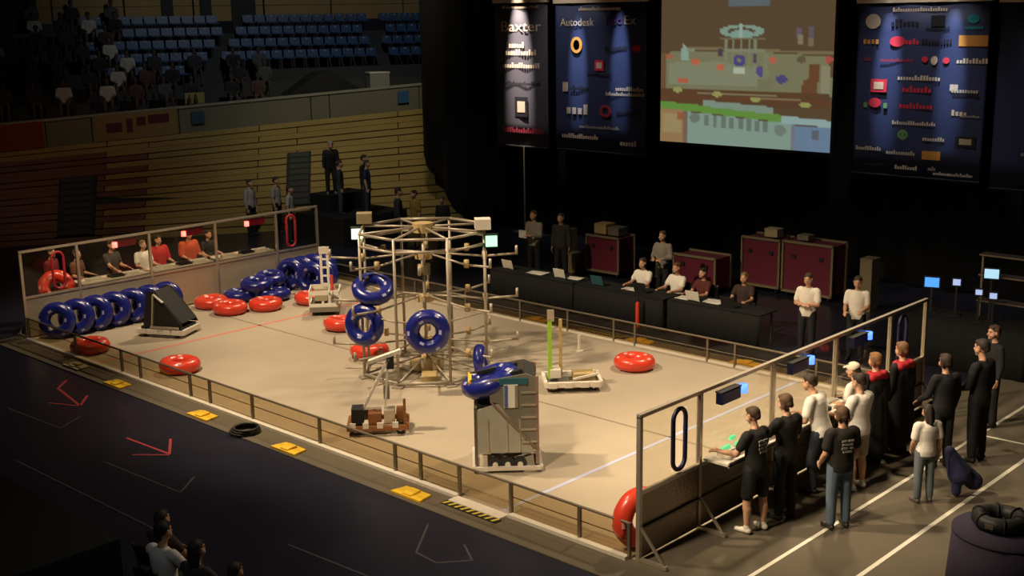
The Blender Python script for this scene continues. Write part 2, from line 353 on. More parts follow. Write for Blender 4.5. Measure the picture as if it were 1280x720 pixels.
# ------------------------------------------------------------------ inner tubes
def tube_proto(name, label, m, pm):
    t = thing(name, label, 'inner tube')
    MB().torus(.28, .137, 40, 14, .018).build('tube', m, t, True)
    pme = MB().add([(-.042, -.026, 0), (.042, -.026, 0), (.042, .026, 0), (-.042, .026, 0), (-.042, -.026, .003), (.042, -.026, .003), (.042, .026, .003), (-.042, .026, .003)], [(3, 2, 1, 0), (4, 5, 6, 7), (0, 1, 5, 4), (1, 2, 6, 5), (2, 3, 7, 6), (3, 0, 4, 7)]).mesh('printed_patch', pm)
    for k in range(12):
        a = 2*math.pi*k/6+.25*(k//6); b = R(58 if k % 2 else 112)*(1 if k < 6 else -1); n = Vector((math.cos(b)*math.cos(a), math.cos(b)*math.sin(a), math.sin(b)))
        tan = Vector((-math.sin(a), math.cos(a), 0)); bi = n.cross(tan)
        o = bpy.data.objects.new('printed_patch', pme); COL.objects.link(o); o.parent = t
        mm = Matrix((tan, bi, n)).transposed().to_4x4(); mm.translation = Vector((.28*math.cos(a), .28*math.sin(a), 0))+n*.1385; o.matrix_local = mm
    MB().tube((.16, 0, 0), (.135, 0, .0), .008, n=6).build('valve', M['rubber'], t)
    return t
TB = tube_proto('inner_tube', '', M['blue'], M['patch_b']); TR = tube_proto('inner_tube', '', M['red'], M['patch_r'])
used = set()
def put(P, loc, nrm, label, group, sc=1, spin=0):
    q = Vector(nrm).normalized().to_track_quat('Z', 'Y').to_matrix() @ Matrix.Rotation(spin, 3, 'Z')
    e = q.to_euler()
    if P.name not in used: used.add(P.name); o = P; o.location = loc; o.rotation_euler = e; o['label'] = label; o['group'] = group
    else: o = dup(P, loc, e, label, group)
    o.scale = (sc,)*3; return o
G1 = 'blue tubes standing along the red station'
for i, (x, y, n) in enumerate([(-8.08, -3.62+.458*k, (1, -1+.06*math.sin(k*2), .3)) for k in range(7)]):
    nz = Vector(n).normalized().z; z = .28*math.sqrt(1-nz*nz)+.142
    lab = ['blue tube standing at the corner of the red station wall, first of the row', 'second blue tube from the left corner in the standing row', 'third blue tube from the left corner in the standing row', 'blue tube in the middle of the standing row by the red wall',
           'third blue tube from the wedge robot in the standing row', 'second blue tube from the wedge robot in the standing row', 'blue tube standing last in the row, behind the black wedge robot'][i]
    put(TB, (x, y, z), n, lab, G1)
G2 = 'blue tubes heaped at the far end of the red station'
H_ = (.5, -1, .3)
for i, (x, y, z, n) in enumerate([(-8.0, 1.15, .145, (.0, .02, 1)), (-7.4, 1.78, .15, (-.02, .02, 1)), (-7.75, 1.5, .41, (.08, -.06, 1)), (-8.12, 2.18, .15, (0, 0, 1)), (-8.02, 2.1, .42, (.1, -.08, 1)),
                             (-8.06, 2.78, .42, H_), (-8.06, 3.14, .42, H_), (-8.06, 3.5, .42, H_), (-8.06, 3.86, .42, H_), (-7.2, 2.8, .42, H_), (-7.2, 3.2, .42, H_)]):
    lab = ['blue tube lying flat at the near edge of the far heap', 'blue tube lying flat in front of the far heap', 'blue tube lying on top of the two nearest flat blue tubes', 'blue tube lying at the bottom of the heap by the red wall', 'blue tube stacked on a flat one against the red wall',
           'first blue tube leaning by the red wall in the far heap', 'second blue tube leaning by the red wall in the far heap', 'third blue tube leaning by the red wall in the far heap', 'blue tube leaning in the far corner of the red wall', 'blue tube standing in the front row of the far heap, nearer', 'blue tube standing in the front row of the far heap, beside the white mast robot'][i]
    put(TB, (x, y, z), n, lab, G2)
G3 = 'red tubes on the carpet'
for i, (x, y, z, n) in enumerate([(-6.45, -3.72, .14, (.02, 0, 1)), (-3.66, -3.26, .14, (.02, .03, 1)), (-7.95, .28, .14, (0, 0, 1)), (-7.05, .22, .15, (.03, 0, 1)), (-6.72, 1.02, .14, (0, 0, 1)), (-6.35, 2.12, .15, (0, .03, 1)),
                             (-3.75, .98, .15, (0, .04, 1)), (-1.5, -.1, .15, (0, .05, 1)), (3.22, 2.78, .145, (0, .03, 1))]):
    lab = ['red tube lying by the near rail at the left corner', 'red tube lying alone on the carpet near the red line', 'red tube lying behind the black wedge robot', 'red tube in front of the blue heap, nearest the wedge robot', 'red tube nearest the red tape line in front of the blue heap',
           'red tube lying right of the blue heap', 'red tube lying left of the rack behind a hanging blue tube', 'red tube lying on the floor inside the rack', 'red tube lying alone on the carpet right of the rack'][i]
    put(TR, (x, y, z), n, lab, G3)
put(TR, (8.3, -3.75, .425), (1, -.25, .05), 'red tube standing against the near corner of the blue station', G3)
put(TR, (-9.0, -3.25, .43), (1, -.4, .3), 'red tube standing behind the clear wall at the left corner', G3)
put(TR, (-9.25, -3.0, .9), (1, -.5, .5), 'red tube stacked higher behind the clear wall at the left corner', G3)
G4 = 'blue tubes hung on the rack'

# ------------------------------------------------------------------ rack
rk = thing('scoring_rack', 'tall octagonal pipe scoring rack with three tiers of arms', 'rack', (.08, .06, .012))
def ringbars(z, rr, r):
    for k in range(8):
        t0, t1 = R(22.5+45*k), R(67.5+45*k)
        MB().tube((rr*math.cos(t0), rr*math.sin(t0), z), (rr*math.cos(t1), rr*math.sin(t1), z), r).build('ring_bar', M['rack'], rk, True)
for k in range(8):
    t = R(22.5+45*k); MB().tube((1.3*math.cos(t), 1.3*math.sin(t), 0), (1.3*math.cos(t), 1.3*math.sin(t), 2.88), .028).build('upright', M['rack'], rk, True)
    MB().box((1.3*math.cos(t), 1.3*math.sin(t), .012), (.2, .2, .024), t).build('foot_plate', M['rack'], rk)
ringbars(2.86, 1.3, .027); ringbars(2.62, 1.3, .026); ringbars(.07, 1.3, .03); ringbars(1.28, 1.3, .016)
for z, sp in ((2.33, 1), (1.47, 1), (.58, 1)):
    MB().tube((0, 0, z-.06), (0, 0, z+.06), .17, n=16).build('hub', M['tan'], rk)
    for k in range(8):
        t = R(45*k); c, s_ = math.cos(t), math.sin(t)
        arm = MB(); arm.tube((.12*c, .12*s_, z+.06), (1.2*c, 1.2*s_, z-.04), .02); arm.tube((1.2*c, 1.2*s_, z-.04), (1.83*c, 1.83*s_, z), .022)
        a = arm.build('arm', M['rack'], rk, True)
        MB().tube((1.83*c, 1.83*s_, z-.02), (1.83*c, 1.83*s_, z+.16), .026).build('arm_tip', M['rack'], a, True)
        MB().tube((1.2*c, 1.2*s_, z+.06), (1.2*c, 1.2*s_, z-.09), .05).build('pivot', M['tan'], a, True)
mb = MB(); mb.tube((0, 0, 0), (0, 0, 2.95), .03); mb.build('centre_mast', M['rack'], rk, True)
MB().tube((0, 0, 1.95), (0, 0, 2.15), .13, n=14).build('counterweight', M['aludark'], rk)
MB().tube((0, 0, 2.8), (0, 0, 2.98), .2, n=16).build('top_hub', M['tan'], rk)
for k in range(8):
    t = R(22.5+45*k); MB().tube((.15*math.cos(t), .15*math.sin(t), 2.9), (1.28*math.cos(t), 1.28*math.sin(t), 2.86), .022).build('spoke', M['rack'], rk, True)
    MB().tube((.1*math.cos(t), .1*math.sin(t), .3), (1.28*math.cos(t), 1.28*math.sin(t), .08), .02).build('base_strut', M['rack'], rk, True)
MB().box((0, 0, .12), (.5, .5, .2), R(22)).build('ballast', M['tan'], rk)
MB().box((.55, -.45, .06), (.3, .4, .1), R(45)).build('ballast', M['tan'], rk)
for k, (t, m, bm_) in enumerate([(R(-157.5), 'greenlamp', 'beige'), (R(22.5), 'greenlamp2', 'white')]):
    c, s_ = math.cos(t), math.sin(t)
    lb = MB(); lb.box((1.44*c, 1.44*s_, 2.7), (.12, .26, .26), R(-42)); l = lb.build('vision_lamp', M['black'], rk)
    MB().box((1.44*c+.055, 1.44*s_-.05, 2.7), (.08, .22, .2), R(-42)).build('lens', M[m], l)
    MB().box((1.27*c, 1.27*s_, 3.02), (.3, .3, .2), R(-42)).build('lamp_housing', M[bm_], rk)
put(TB, (1.42, -1.12, 1.26), (1, -.9, .05), 'blue tube hanging upright at the front of the rack', G4)
put(TB, (-.2, -1.28, 1.15), (.35, -1, .12), 'blue tube hanging at the left of the rack, facing half left', G4, 1, .4)
put(TB, (-.25, -.98, 1.80), (.5, -.35, 1), 'blue tube tilted flat above the left hanging tube', G4)
put(TB, (1.5, .16, .42), (1, .75, .12), 'blue tube seen edge on, standing low at the right of the rack', G4, .8)

# ------------------------------------------------------------------ robots
def wheels(par, pts, r=.09, w_=.05):
    for x, y in pts:
        wl = MB().tube((x, y-w_/2, r), (x, y+w_/2, r), r, n=18).build('wheel', M['rubber'], par)
        MB().tube((x, y-w_/2-.006, r), (x, y+w_/2+.006, r), r*.4, n=10).build('hub_cap', M['alubright'], wl)
def wedge_robot():
    r = thing('robot', 'black wedge-sided robot with silver base beside the blue tubes', 'robot', (-6.5, -1.78, .012), R(28))
    mb = MB(); 
    for y in (-.38, .38): mb.bar((-.55, y, .12), (.55, y, .12), .07, .1)
    for x in (-.55, .55): mb.bar((x, -.38, .12), (x, .38, .12), .07, .1)
    mb.build('base_frame', M['alubright'], r); wheels(r, [(x, y) for x in (-.4, .4) for y in (-.3, .3)])
    MB().box((0, 0, .2), (1.0, .66, .05)).build('deck', M['black'], r)
    for y in (-.34, .34): MB().prism([(-.42, .24), (.55, .24), (.5, .34), (-.05, 1.02), (-.2, 1.05), (-.3, .98)], .03, 'y', y).build('side_panel', M['black'], r)
    MB().bar((.52, 0, .32), (-.1, 0, 1.04), .62, .02, (1, 0, 0)).build('ramp_panel', M['black'], r)
    MB().bar((-.18, -.37, .26), (-.1, -.37, .98), .07, .03).build('mast', M['cream'], r); MB().bar((-.1, -.37, .98), (.12, -.37, .8), .05, .03).build('mast', M['white'], r)
    for x in (-.4, -.1, .2, .42): MB().box((x, -.43, .14), (.17, .03, .1)).build('bumper_block', M['white'], r)
    MB().box((.15, -.43, .24), (.7, .02, .05)).build('number_strip', M['alu'], r)
wedge_robot()
def tower_robot():
    r = thing('robot', 'white box robot with one tall white mast near the red line', 'robot', (-5.3, 1.75, .012), R(-42))
    wheels(r, [(x, y) for x in (-.27, .27) for y in (-.27, .27)])
    mb = MB(); mb.box((0, 0, .16), (.78, .7, .12)); mb.build('base_frame', M['greymetal'], r)
    for y in (-.35, .35):
        mb = MB(); mb.box((0, y, .56), (.74, .03, .1)); mb.box((-.31, y, .36), (.12, .03, .36)); mb.box((.31, y, .36), (.12, .03, .36)); mb.box((0, y, .25), (.74, .03, .07)); mb.build('side_panel', M['white'], r)
    for x in (-.37, .37):
        mb = MB(); mb.box((x, 0, .56), (.03, .7, .1)); mb.box((x, 0, .25), (.03, .7, .1)); mb.build('end_panel', M['white'], r)
    MB().box((-.12, -.1, .44), (.3, .3, .3)).build('battery', M['cream'], r)
    mb = MB(); mb.bar((.0, -.06, .2), (.0, -.06, 1.6), .06, .05); mb.bar((.0, .1, .2), (.0, .1, 1.6), .06, .05)
    for k in range(6): mb.bar((0, -.06, .5+.2*k), (0, .1, .5+.2*k), .04)
    mb.build('mast', M['white'], r); MB().box((0, .02, 1.52), (.1, .24, .16)).build('gripper', M['alubright'], r)
    MB().tube((.32, .2, .5), (.32, .2, .98), .035).build('beacon', M['red'], r)
    MB().bar((.3, .1, .55), (.75, .35, .5), .05).build('arm', M['aludark'], r)
tower_robot()
def arm_robot():
    r = thing('robot', 'low brown robot with a slanted white lifting arm at front centre', 'robot', (2.12, -2.97, .012), R(-42+90))
    # local +y points away from the viewer's left, arm rises towards local +x
    r.rotation_euler = (0, 0, R(47))
    wheels(r, [(x, y) for x in (-.38, .38) for y in (-.24, .24)], .085)
    mb = MB()
    for y in (-.3, .3): mb.bar((-.5, y, .13), (.5, y, .13), .05, .08)
    for x in (-.5, .5): mb.bar((x, -.3, .13), (x, .3, .13), .05, .08)
    mb.build('base_frame', M['copper'], r)
    for i, (x, y, d, m) in enumerate([(-.34, -.1, (.2, .3, .28), 'black'), (-.05, -.12, (.22, .26, .2), 'copper'), (.2, -.1, (.18, .26, .24), 'alu'), (.38, .06, (.14, .3, .18), 'copper'), (-.1, .18, (.3, .14, .16), 'greymetal')]):
        MB().box((x, y, .17+d[2]/2), d).build('electronics_box', M[m], r)
    for x in (-.42, -.2, .04, .3): MB().box((x, -.335, .19), (.1, .02, .1)).build('number_plate', M['white'], r)
    for y in (-.08, .08):
        MB().bar((-.3, y, .3), (.22, y, 1.28), .04).build('arm_tube', M['white'], r)
        MB().bar((.12, y, .3), (.2, y, 1.25), .035).build('upright', M['alubright'], r)
    for k in range(6):
        t = .15+.14*k; mb = MB(); p = Vector((-.3, 0, .3)).lerp(Vector((.22, 0, 1.28)), t); mb.bar(p+Vector((0, -.08, 0)), p+Vector((0, .08, 0)), .03); mb.build('crosspiece', M['alubright'], r)
    MB().bar((.46, -.25, .1), (.46, -.25, .62), .045).build('corner_post', M['copper'], r)
    MB().bar((-.12, -.02, 1.22), (.42, -.02, 1.40), .12, .06).build('gripper', M['white'], r)
    MB().box((.24, 0, 1.2), (.12, .2, .2)).build('gearbox', M['black'], r); MB().box((.16, -.02, .68), (.1, .14, .22)).build('motor', M['greymetal'], r)
arm_robot()
def tall_robot():
    r = thing('robot', 'tall grey box robot with white and blue flag plate holding a blue tube', 'robot', (4.83, -2.66, .012), R(45)); r.scale = (1.08, 1.08, 1.16)
    wheels(r, [(x, y) for x in (-.16, .02, .2) for y in (-.36, .36)], .1)
    mb = MB()
    for y in (-.42, .42): mb.bar((-.46, y, .06), (.5, y, .06), .05, .05)
    for x in (-.46, .5): mb.bar((x, -.42, .06), (x, .42, .06), .05, .05)
    mb.build('base_frame', M['alubright'], r)
    for y in (-.36, .36):
        MB().prism([(-.42, .26), (.40, .26), (.40, .36), (-.02, .98), (-.42, .86)], .02, 'y', y).build('lower_panel', M['lexan'], r)
        MB().prism([(-.10, .96), (.40, .30), (.44, .30), (.44, 1.30), (.30, 1.36), (-.22, 1.28), (-.22, .98)], .02, 'y', y*1.04).build('upper_panel', M['greymetal'], r)
        MB().bar((-.2, y*1.08, .98), (.42, y*1.08, .34), .05, .02).build('diagonal_edge', M['brown'], r)
        MB().bar((.45, y, .1), (.45, y, 1.32), .05).build('corner_post', M['brown'], r); MB().bar((-.43, y, .1), (-.43, y, .9), .04).build('corner_post', M['aludark'], r)
    for x in (-.25, .02, .2): MB().bar((x, -.375, .28), (x, -.375, .74), .025, .02).build('panel_rib', M['alu'], r)
    for k in range(5): MB().bar((.22, -.392, .42+.17*k), (.44, -.392, .42+.17*k), .02, .025).build('ladder_rung', M['alu'], r)
    MB().box((-.42, 0, .56), (.02, .7, .6)).build('end_panel', M['lexan'], r); MB().box((.43, 0, .8), (.02, .7, 1.0)).build('end_panel', M['greymetal'], r)
    MB().box((.36, 0, 1.3), (.14, .72, .04)).build('top_deck', M['black'], r)
    MB().box((-.05, 0, .88), (.7, .66, .03)).build('inner_deck', M['black'], r)
    fp = MB().box((.08, -.395, 1.06), (.2, .02, .32)).build('flag_plate', M['paper'], r); MB().box((.01, -.408, 1.06), (.05, .01, .3)).build('flag_stripe', M['flagblue'], fp); MB().box((.155, -.408, 1.06), (.04, .01, .3)).build('flag_stripe', M['alu'], fp)
    MB().box((.12, -.392, 1.26), (.40, .02, .09)).build('team_strip', M['teal'], r)
    for y in (-.2, .2): MB().bar((.2, y, 1.34), (-.5, y, 1.2), .06, .05).build('arm', M['black'], r)
    MB().bar((-.5, -.24, 1.2), (-.5, .24, 1.2), .05).build('gripper', M['yellow'], r)
tall_robot()
put(TB, (4.66, -2.80, 1.36), (-.26, -.22, 1), 'blue tube tilted in the arms of the tall grey robot', 'blue tubes held by the tall robot', 1.14)
def green_robot():
    r = thing('robot', 'flat white-framed robot with a lime green mast behind the tall grey robot', 'robot', (3.05, 1.05, .012), R(47))
    wheels(r, [(x, y) for x in (-.38, .38) for y in (-.28, .28)], .08)
    mb = MB()
    for y in (-.36, .36): mb.bar((-.52, y, .15), (.52, y, .15), .06, .1)
    for x in (-.52, .52): mb.bar((x, -.36, .15), (x, .36, .15), .06, .1)
    mb.build('base_frame', M['white'], r)
    MB().box((0, 0, .13), (1.0, .68, .03)).build('deck', M['greymetal'], r); MB().box((.22, .02, .21), (.4, .32, .14)).build('electronics_box', M['tan'], r)
    for x in (-.4, -.1, .2, .42): MB().box((x, -.41, .15), (.16, .03, .1)).build('bumper_block', M['alubright'], r)
    MB().bar((-.42, -.06, .2), (-.42, -.06, 1.36), .12, .07).build('mast', M['lime'], r); MB().bar((-.2, .1, .2), (-.2, .1, 1.3), .06, .06).build('mast', M['tan'], r, label='tan second mast')
    for z in (.45, .8, 1.15): MB().bar((-.42, -.06, z), (-.2, .1, z), .03).build('crosspiece', M['alu'], r)
    MB().box((-.4, -.06, 1.42), (.12, .12, .2)).build('camera_head', M['alu'], r)
    MB().box((-.32, 0, .3), (.2, .3, .16)).build('gearbox', M['white'], r); MB().bar((.0, -.2, .2), (.48, -.2, .3), .04).build('arm', M['white'], r)
green_robot()
p = thing('field_marker', 'short white peg standing on the carpet right of the rack', 'marker', (1.6, 3.0, .012)); MB().tube((0, 0, 0), (0, 0, .36), .035).build('peg', M['white'], p); MB().tube((0, 0, 0), (0, 0, .03), .09).build('foot', M['white'], p)
p = thing('extinguisher', 'slim red cylinder standing behind the far guard rail', 'extinguisher', (1.45, 5.2, .0)); MB().caps((0, 0, .1), (0, 0, .62), .05, .045).build('body', M['red'], p, True); MB().tube((0, 0, .68), (0, 0, .78), .025).build('valve', M['black'], p)

# ------------------------------------------------------------------ stage: drape, banners, screen
def cloth(x0, x1, z0, z1, amp, per, nx, nz=6, thick=.01, zb=None):
    mb = MB(); vs = []
    for side in (0, 1):
        for j in range(nz+1):
            for i in range(nx+1):
                x = x0+(x1-x0)*i/nx; lo = zb(x) if zb else z0; z = lo+(z1-lo)*j/nz
                vs.append((x, amp*math.sin(2*math.pi*x/per+.6*math.sin(x*1.7))+side*thick, z))
    W_ = nx+1; N = W_*(nz+1); fs = []
    for j in range(nz):
        for i in range(nx):
            a = j*W_+i; fs.append((a, a+1, a+W_+1, a+W_)); fs.append((N+a, N+a+W_, N+a+W_+1, N+a+1))
    for i in range(nx):
        fs.append((i, N+i, N+i+1, i+1)); t = nz*W_+i; fs.append((t, t+1, N+t+1, N+t))
    for j in range(nz):
        a = j*W_; fs.append((a, a+W_, N+a+W_, N+a)); b = a+nx; fs.append((b, N+b, N+b+W_, b+W_))
    return mb.add(vs, fs)
dr = tag(cloth(-14.2, 17, .02, 10.5, .10, .9, 300, 4, .02, lambda x: .02 if x > -12.2 else .02+(-12.2-x)*1.05).build('stage_drape', M['drape'], smooth=True), 'black stage drape hanging behind the screen and banners', 'curtain'); dr.location.y = 13.2
_txt = {}
def text(body, size, parent, loc, m, name='lettering'):
    cu = bpy.data.curves.new('lettering', 'FONT'); cu.body = body; cu.size = size; cu.align_x = 'CENTER'; cu.align_y = 'CENTER'; cu.extrude = .004; cu.resolution_u = 3
    o = bpy.data.objects.new('t', cu); COL.objects.link(o); bpy.context.view_layer.update()
    me = bpy.data.meshes.new_from_object(o.evaluated_get(bpy.context.evaluated_depsgraph_get())); bpy.data.objects.remove(o)
    me.transform(Matrix.Rotation(R(90), 4, 'X')); me.materials.clear(); me.materials.append(m)
    q = bpy.data.objects.new(name, me); COL.objects.link(q); q.parent = parent; q.location = loc; return q
ink = {k: cmat(c, .6, 'ink') for k, c in dict(w=(.62, .52, .42), r=(.62, .03, .06), d=(.012, .012, .02), o=(.62, .28, .05), t=(.02, .30, .36), g=(.14, .32, .14), p=(.10, .04, .16), b=(.60, .46, .30), m=(.30, .03, .06), dw=(.34, .30, .27)).items()}
def banner(x0, x1, z0, label, items, zt=7.12, cm='banner'):
    b = thing('banner', label, 'banner', ((x0+x1)/2, 12.5, z0)); w_ = x1-x0; H = zt-z0
    cl = cloth(-w_/2, w_/2, 0, H, .014, w_/2.2, 48, 6, .012).build('banner_cloth', M[cm], b, True)
    mb = MB(); mb.box((0, 0, H+.05), (w_+.1, .12, .11)); mb.build('top_sleeve', M['bannertop'], b)
    MB().tube((-w_/2-.08, 0, H+.09), (w_/2+.08, 0, H+.09), .03).build('top_pole', M['bannertop'], b)
    MB().tube((-w_/2, .006, .0), (w_/2, .006, .0), .03).build('bottom_pole', M['black'], b)
    yy = -.02
    for it in items:
        k, u, v, su, sv, c = it[:6]; x = (u-.5)*w_; z = H*(1-v); sx, sz = su*w_, sv*H
        if k == 'T':
            o = text(it[6], 1, b, (x, yy, z), ink[c]); d = o.dimensions; s_ = sx/max(d.x, .01); s2 = sz/max(d.z, .01); o.scale = (s_, 1, s2)
        elif k == 'L':   # a line of print too small to read: a row of uneven dashes
            mb = MB(); sz *= .8; n = max(4, int(sx/(sz*.6))); rnd = random.Random(int(u*991+v*7919))
            for i in range(n):
                h = sz*rnd.choice((.62, .66, .7, 1.)); cx = x-sx/2+(i+.5)*sx/n
                mb.box((cx, yy, z-(sz-h)/2), (sx/n*.7, .006, h))
            mb.build('small_print', ink[c], b)
        elif k == 'O': MB().prism([(x+sx/2*math.cos(2*math.pi*q/20), z+sz/2*math.sin(2*math.pi*q/20)) for q in range(20)], .008, 'y', yy).build('emblem', ink[c], b)
        elif k == 'B':
            o = MB().box((x, yy, z), (sx, .008, sz)).build('emblem', ink[c], b)
            if len(it) > 6: MB().box((x, yy-.008, z), (sx*.6, .006, sz*.55)).build('emblem_core', ink[it[6]], o)
        elif k == 'R':   # ring emblem
            o = MB().torus(sx*.36, sx*.12, 20, 6, flat=.1).build('emblem', ink[c], b); o.rotation_euler = (R(90), 0, 0); o.location = (x, yy, z); o.scale = (1, sz/sx, 1)
    return b
banner(-9.82, -7.62, 2.84, 'narrow navy sponsor banner at far left with bright streak down its middle', [
 ('L', .5, .03, .7, .025, 'w'), ('T', .5, .165, .76, .07, 'w', 'Baxter'), ('L', .42, .29, .3, .05, 'w'), ('L', .5, .34, .6, .05, 'w'), ('L', .5, .43, .72, .045, 'w'), ('L', .5, .555, .74, .035, 'd'),
 ('B', .5, .72, .25, .14, 'd', 'w'), ('L', .52, .885, .8, .045, 'm')], 7.29, 'banner_pale')
banner(-7.28, -3.86, 2.86, 'navy sponsor banner left of the projection screen, logos with one orange and white square', [
 ('L', .5, .04, .46, .03, 'w'), ('T', .25, .13, .38, .05, 'w', 'Autodesk'), ('T', .66, .12, .18, .055, 'p', 'Fed'), ('T', .83, .12, .12, .055, 'w', 'Ex'), ('O', .245, .28, .13, .11, 'o'), ('O', .245, .28, .07, .07, 'd'),
 ('L', .68, .30, .24, .035, 'd'), ('O', .9, .30, .1, .045, 'r'), ('B', .5, .415, .10, .07, 'r', 'w'), ('L', .5, .475, .27, .025, 'd'), ('B', .115, .565, .06, .065, 'w'), ('L', .28, .57, .22, .04, 'd'),
 ('L', .83, .565, .3, .035, 'w'), ('L', .78, .60, .42, .03, 'w'), ('L', .25, .715, .26, .085, 'w'), ('R', .57, .72, .14, .09, 'm'), ('L', .82, .725, .26, .035, 'd'),
 ('L', .5, .83, .45, .03, 'dw'), ('L', .28, .90, .42, .04, 'w'), ('L', .82, .925, .18, .045, 'w')], 7.24)
banner(2.68, 5.96, 2.88, 'navy sponsor banner right of the screen with three rows of coloured logos', [
 ('L', .48, .04, .42, .03, 'w'), ('O', .12, .105, .12, .085, 'w'), ('L', .37, .115, .22, .05, 'd'), ('B', .62, .105, .10, .06, 'd'), ('L', .62, .145, .18, .02, 'd'), ('O', .88, .095, .09, .05, 't'), ('L', .89, .14, .13, .03, 't'),
 ('L', .11, .215, .13, .05, 'o'), ('O', .32, .22, .12, .06, 'r'), ('L', .42, .22, .14, .04, 'r'), ('L', .62, .22, .23, .035, 'd'), ('B', .89, .215, .21, .06, 'o'), ('L', .93, .215, .11, .035, 'd'),
 ('L', .09, .32, .06, .03, 'm'), ('L', .32, .325, .26, .025, 'm'), ('O', .54, .32, .05, .035, 'r'), ('O', .61, .325, .05, .05, 'w'), ('O', .70, .325, .05, .035, 'r'), ('L', .89, .325, .23, .035, 'w'),
 ('L', .5, .425, .33, .035, 'w'), ('B', .19, .475, .13, .075, 'r', 'b'), ('L', .49, .49, .23, .045, 'r'), ('B', .77, .475, .06, .035, 'w'), ('L', .85, .49, .2, .03, 'w'), ('L', .86, .515, .2, .025, 'd'),
 ('O', .165, .575, .10, .055, 'r'), ('B', .09, .59, .03, .03, 'g'), ('B', .25, .59, .03, .03, 'g'), ('L', .49, .585, .26, .04, 'r'), ('L', .82, .615, .12, .04, 'b'), ('L', .9, .63, .14, .02, 'dw'),
 ('L', .48, .685, .34, .028, 'w'), ('R', .40, .755, .09, .06, 'g'), ('B', .40, .755, .03, .06, 'g'), ('L', .64, .77, .17, .03, 'w'), ('B', .88, .775, .15, .06, 'd', 'b'),
 ('L', .13, .845, .21, .03, 'w'), ('L', .39, .86, .23, .03, 'w'), ('B', .63, .865, .14, .05, 'o'), ('L', .18, .935, .16, .025, 'd'), ('L', .44, .945, .18, .03, 'w'), ('L', .64, .94, .06, .03, 'dw'), ('L', .8, .965, .3, .025, 'w')], 7.07)
banner(6.2, 9.4, 2.78, 'navy sponsor banner cut off by the right edge of the view', [
 ('L', .5, .04, .46, .03, 'w'), ('B', .28, .14, .10, .07, 'w', 'r'), ('L', .6, .14, .3, .05, 'w'), ('L', .5, .35, .6, .05, 'w'), ('R', .3, .71, .14, .09, 'm'), ('L', .3, .80, .18, .03, 'w'), ('L', .7, .75, .3, .04, 'w')], 7.03)
bp = tag(MB().tube((-8.6, 12.45, .02), (-8.6, 12.45, 2.84), .022).build('banner_stand_pole', M['alu']), 'thin metal pole standing below the leftmost banner', 'pole')

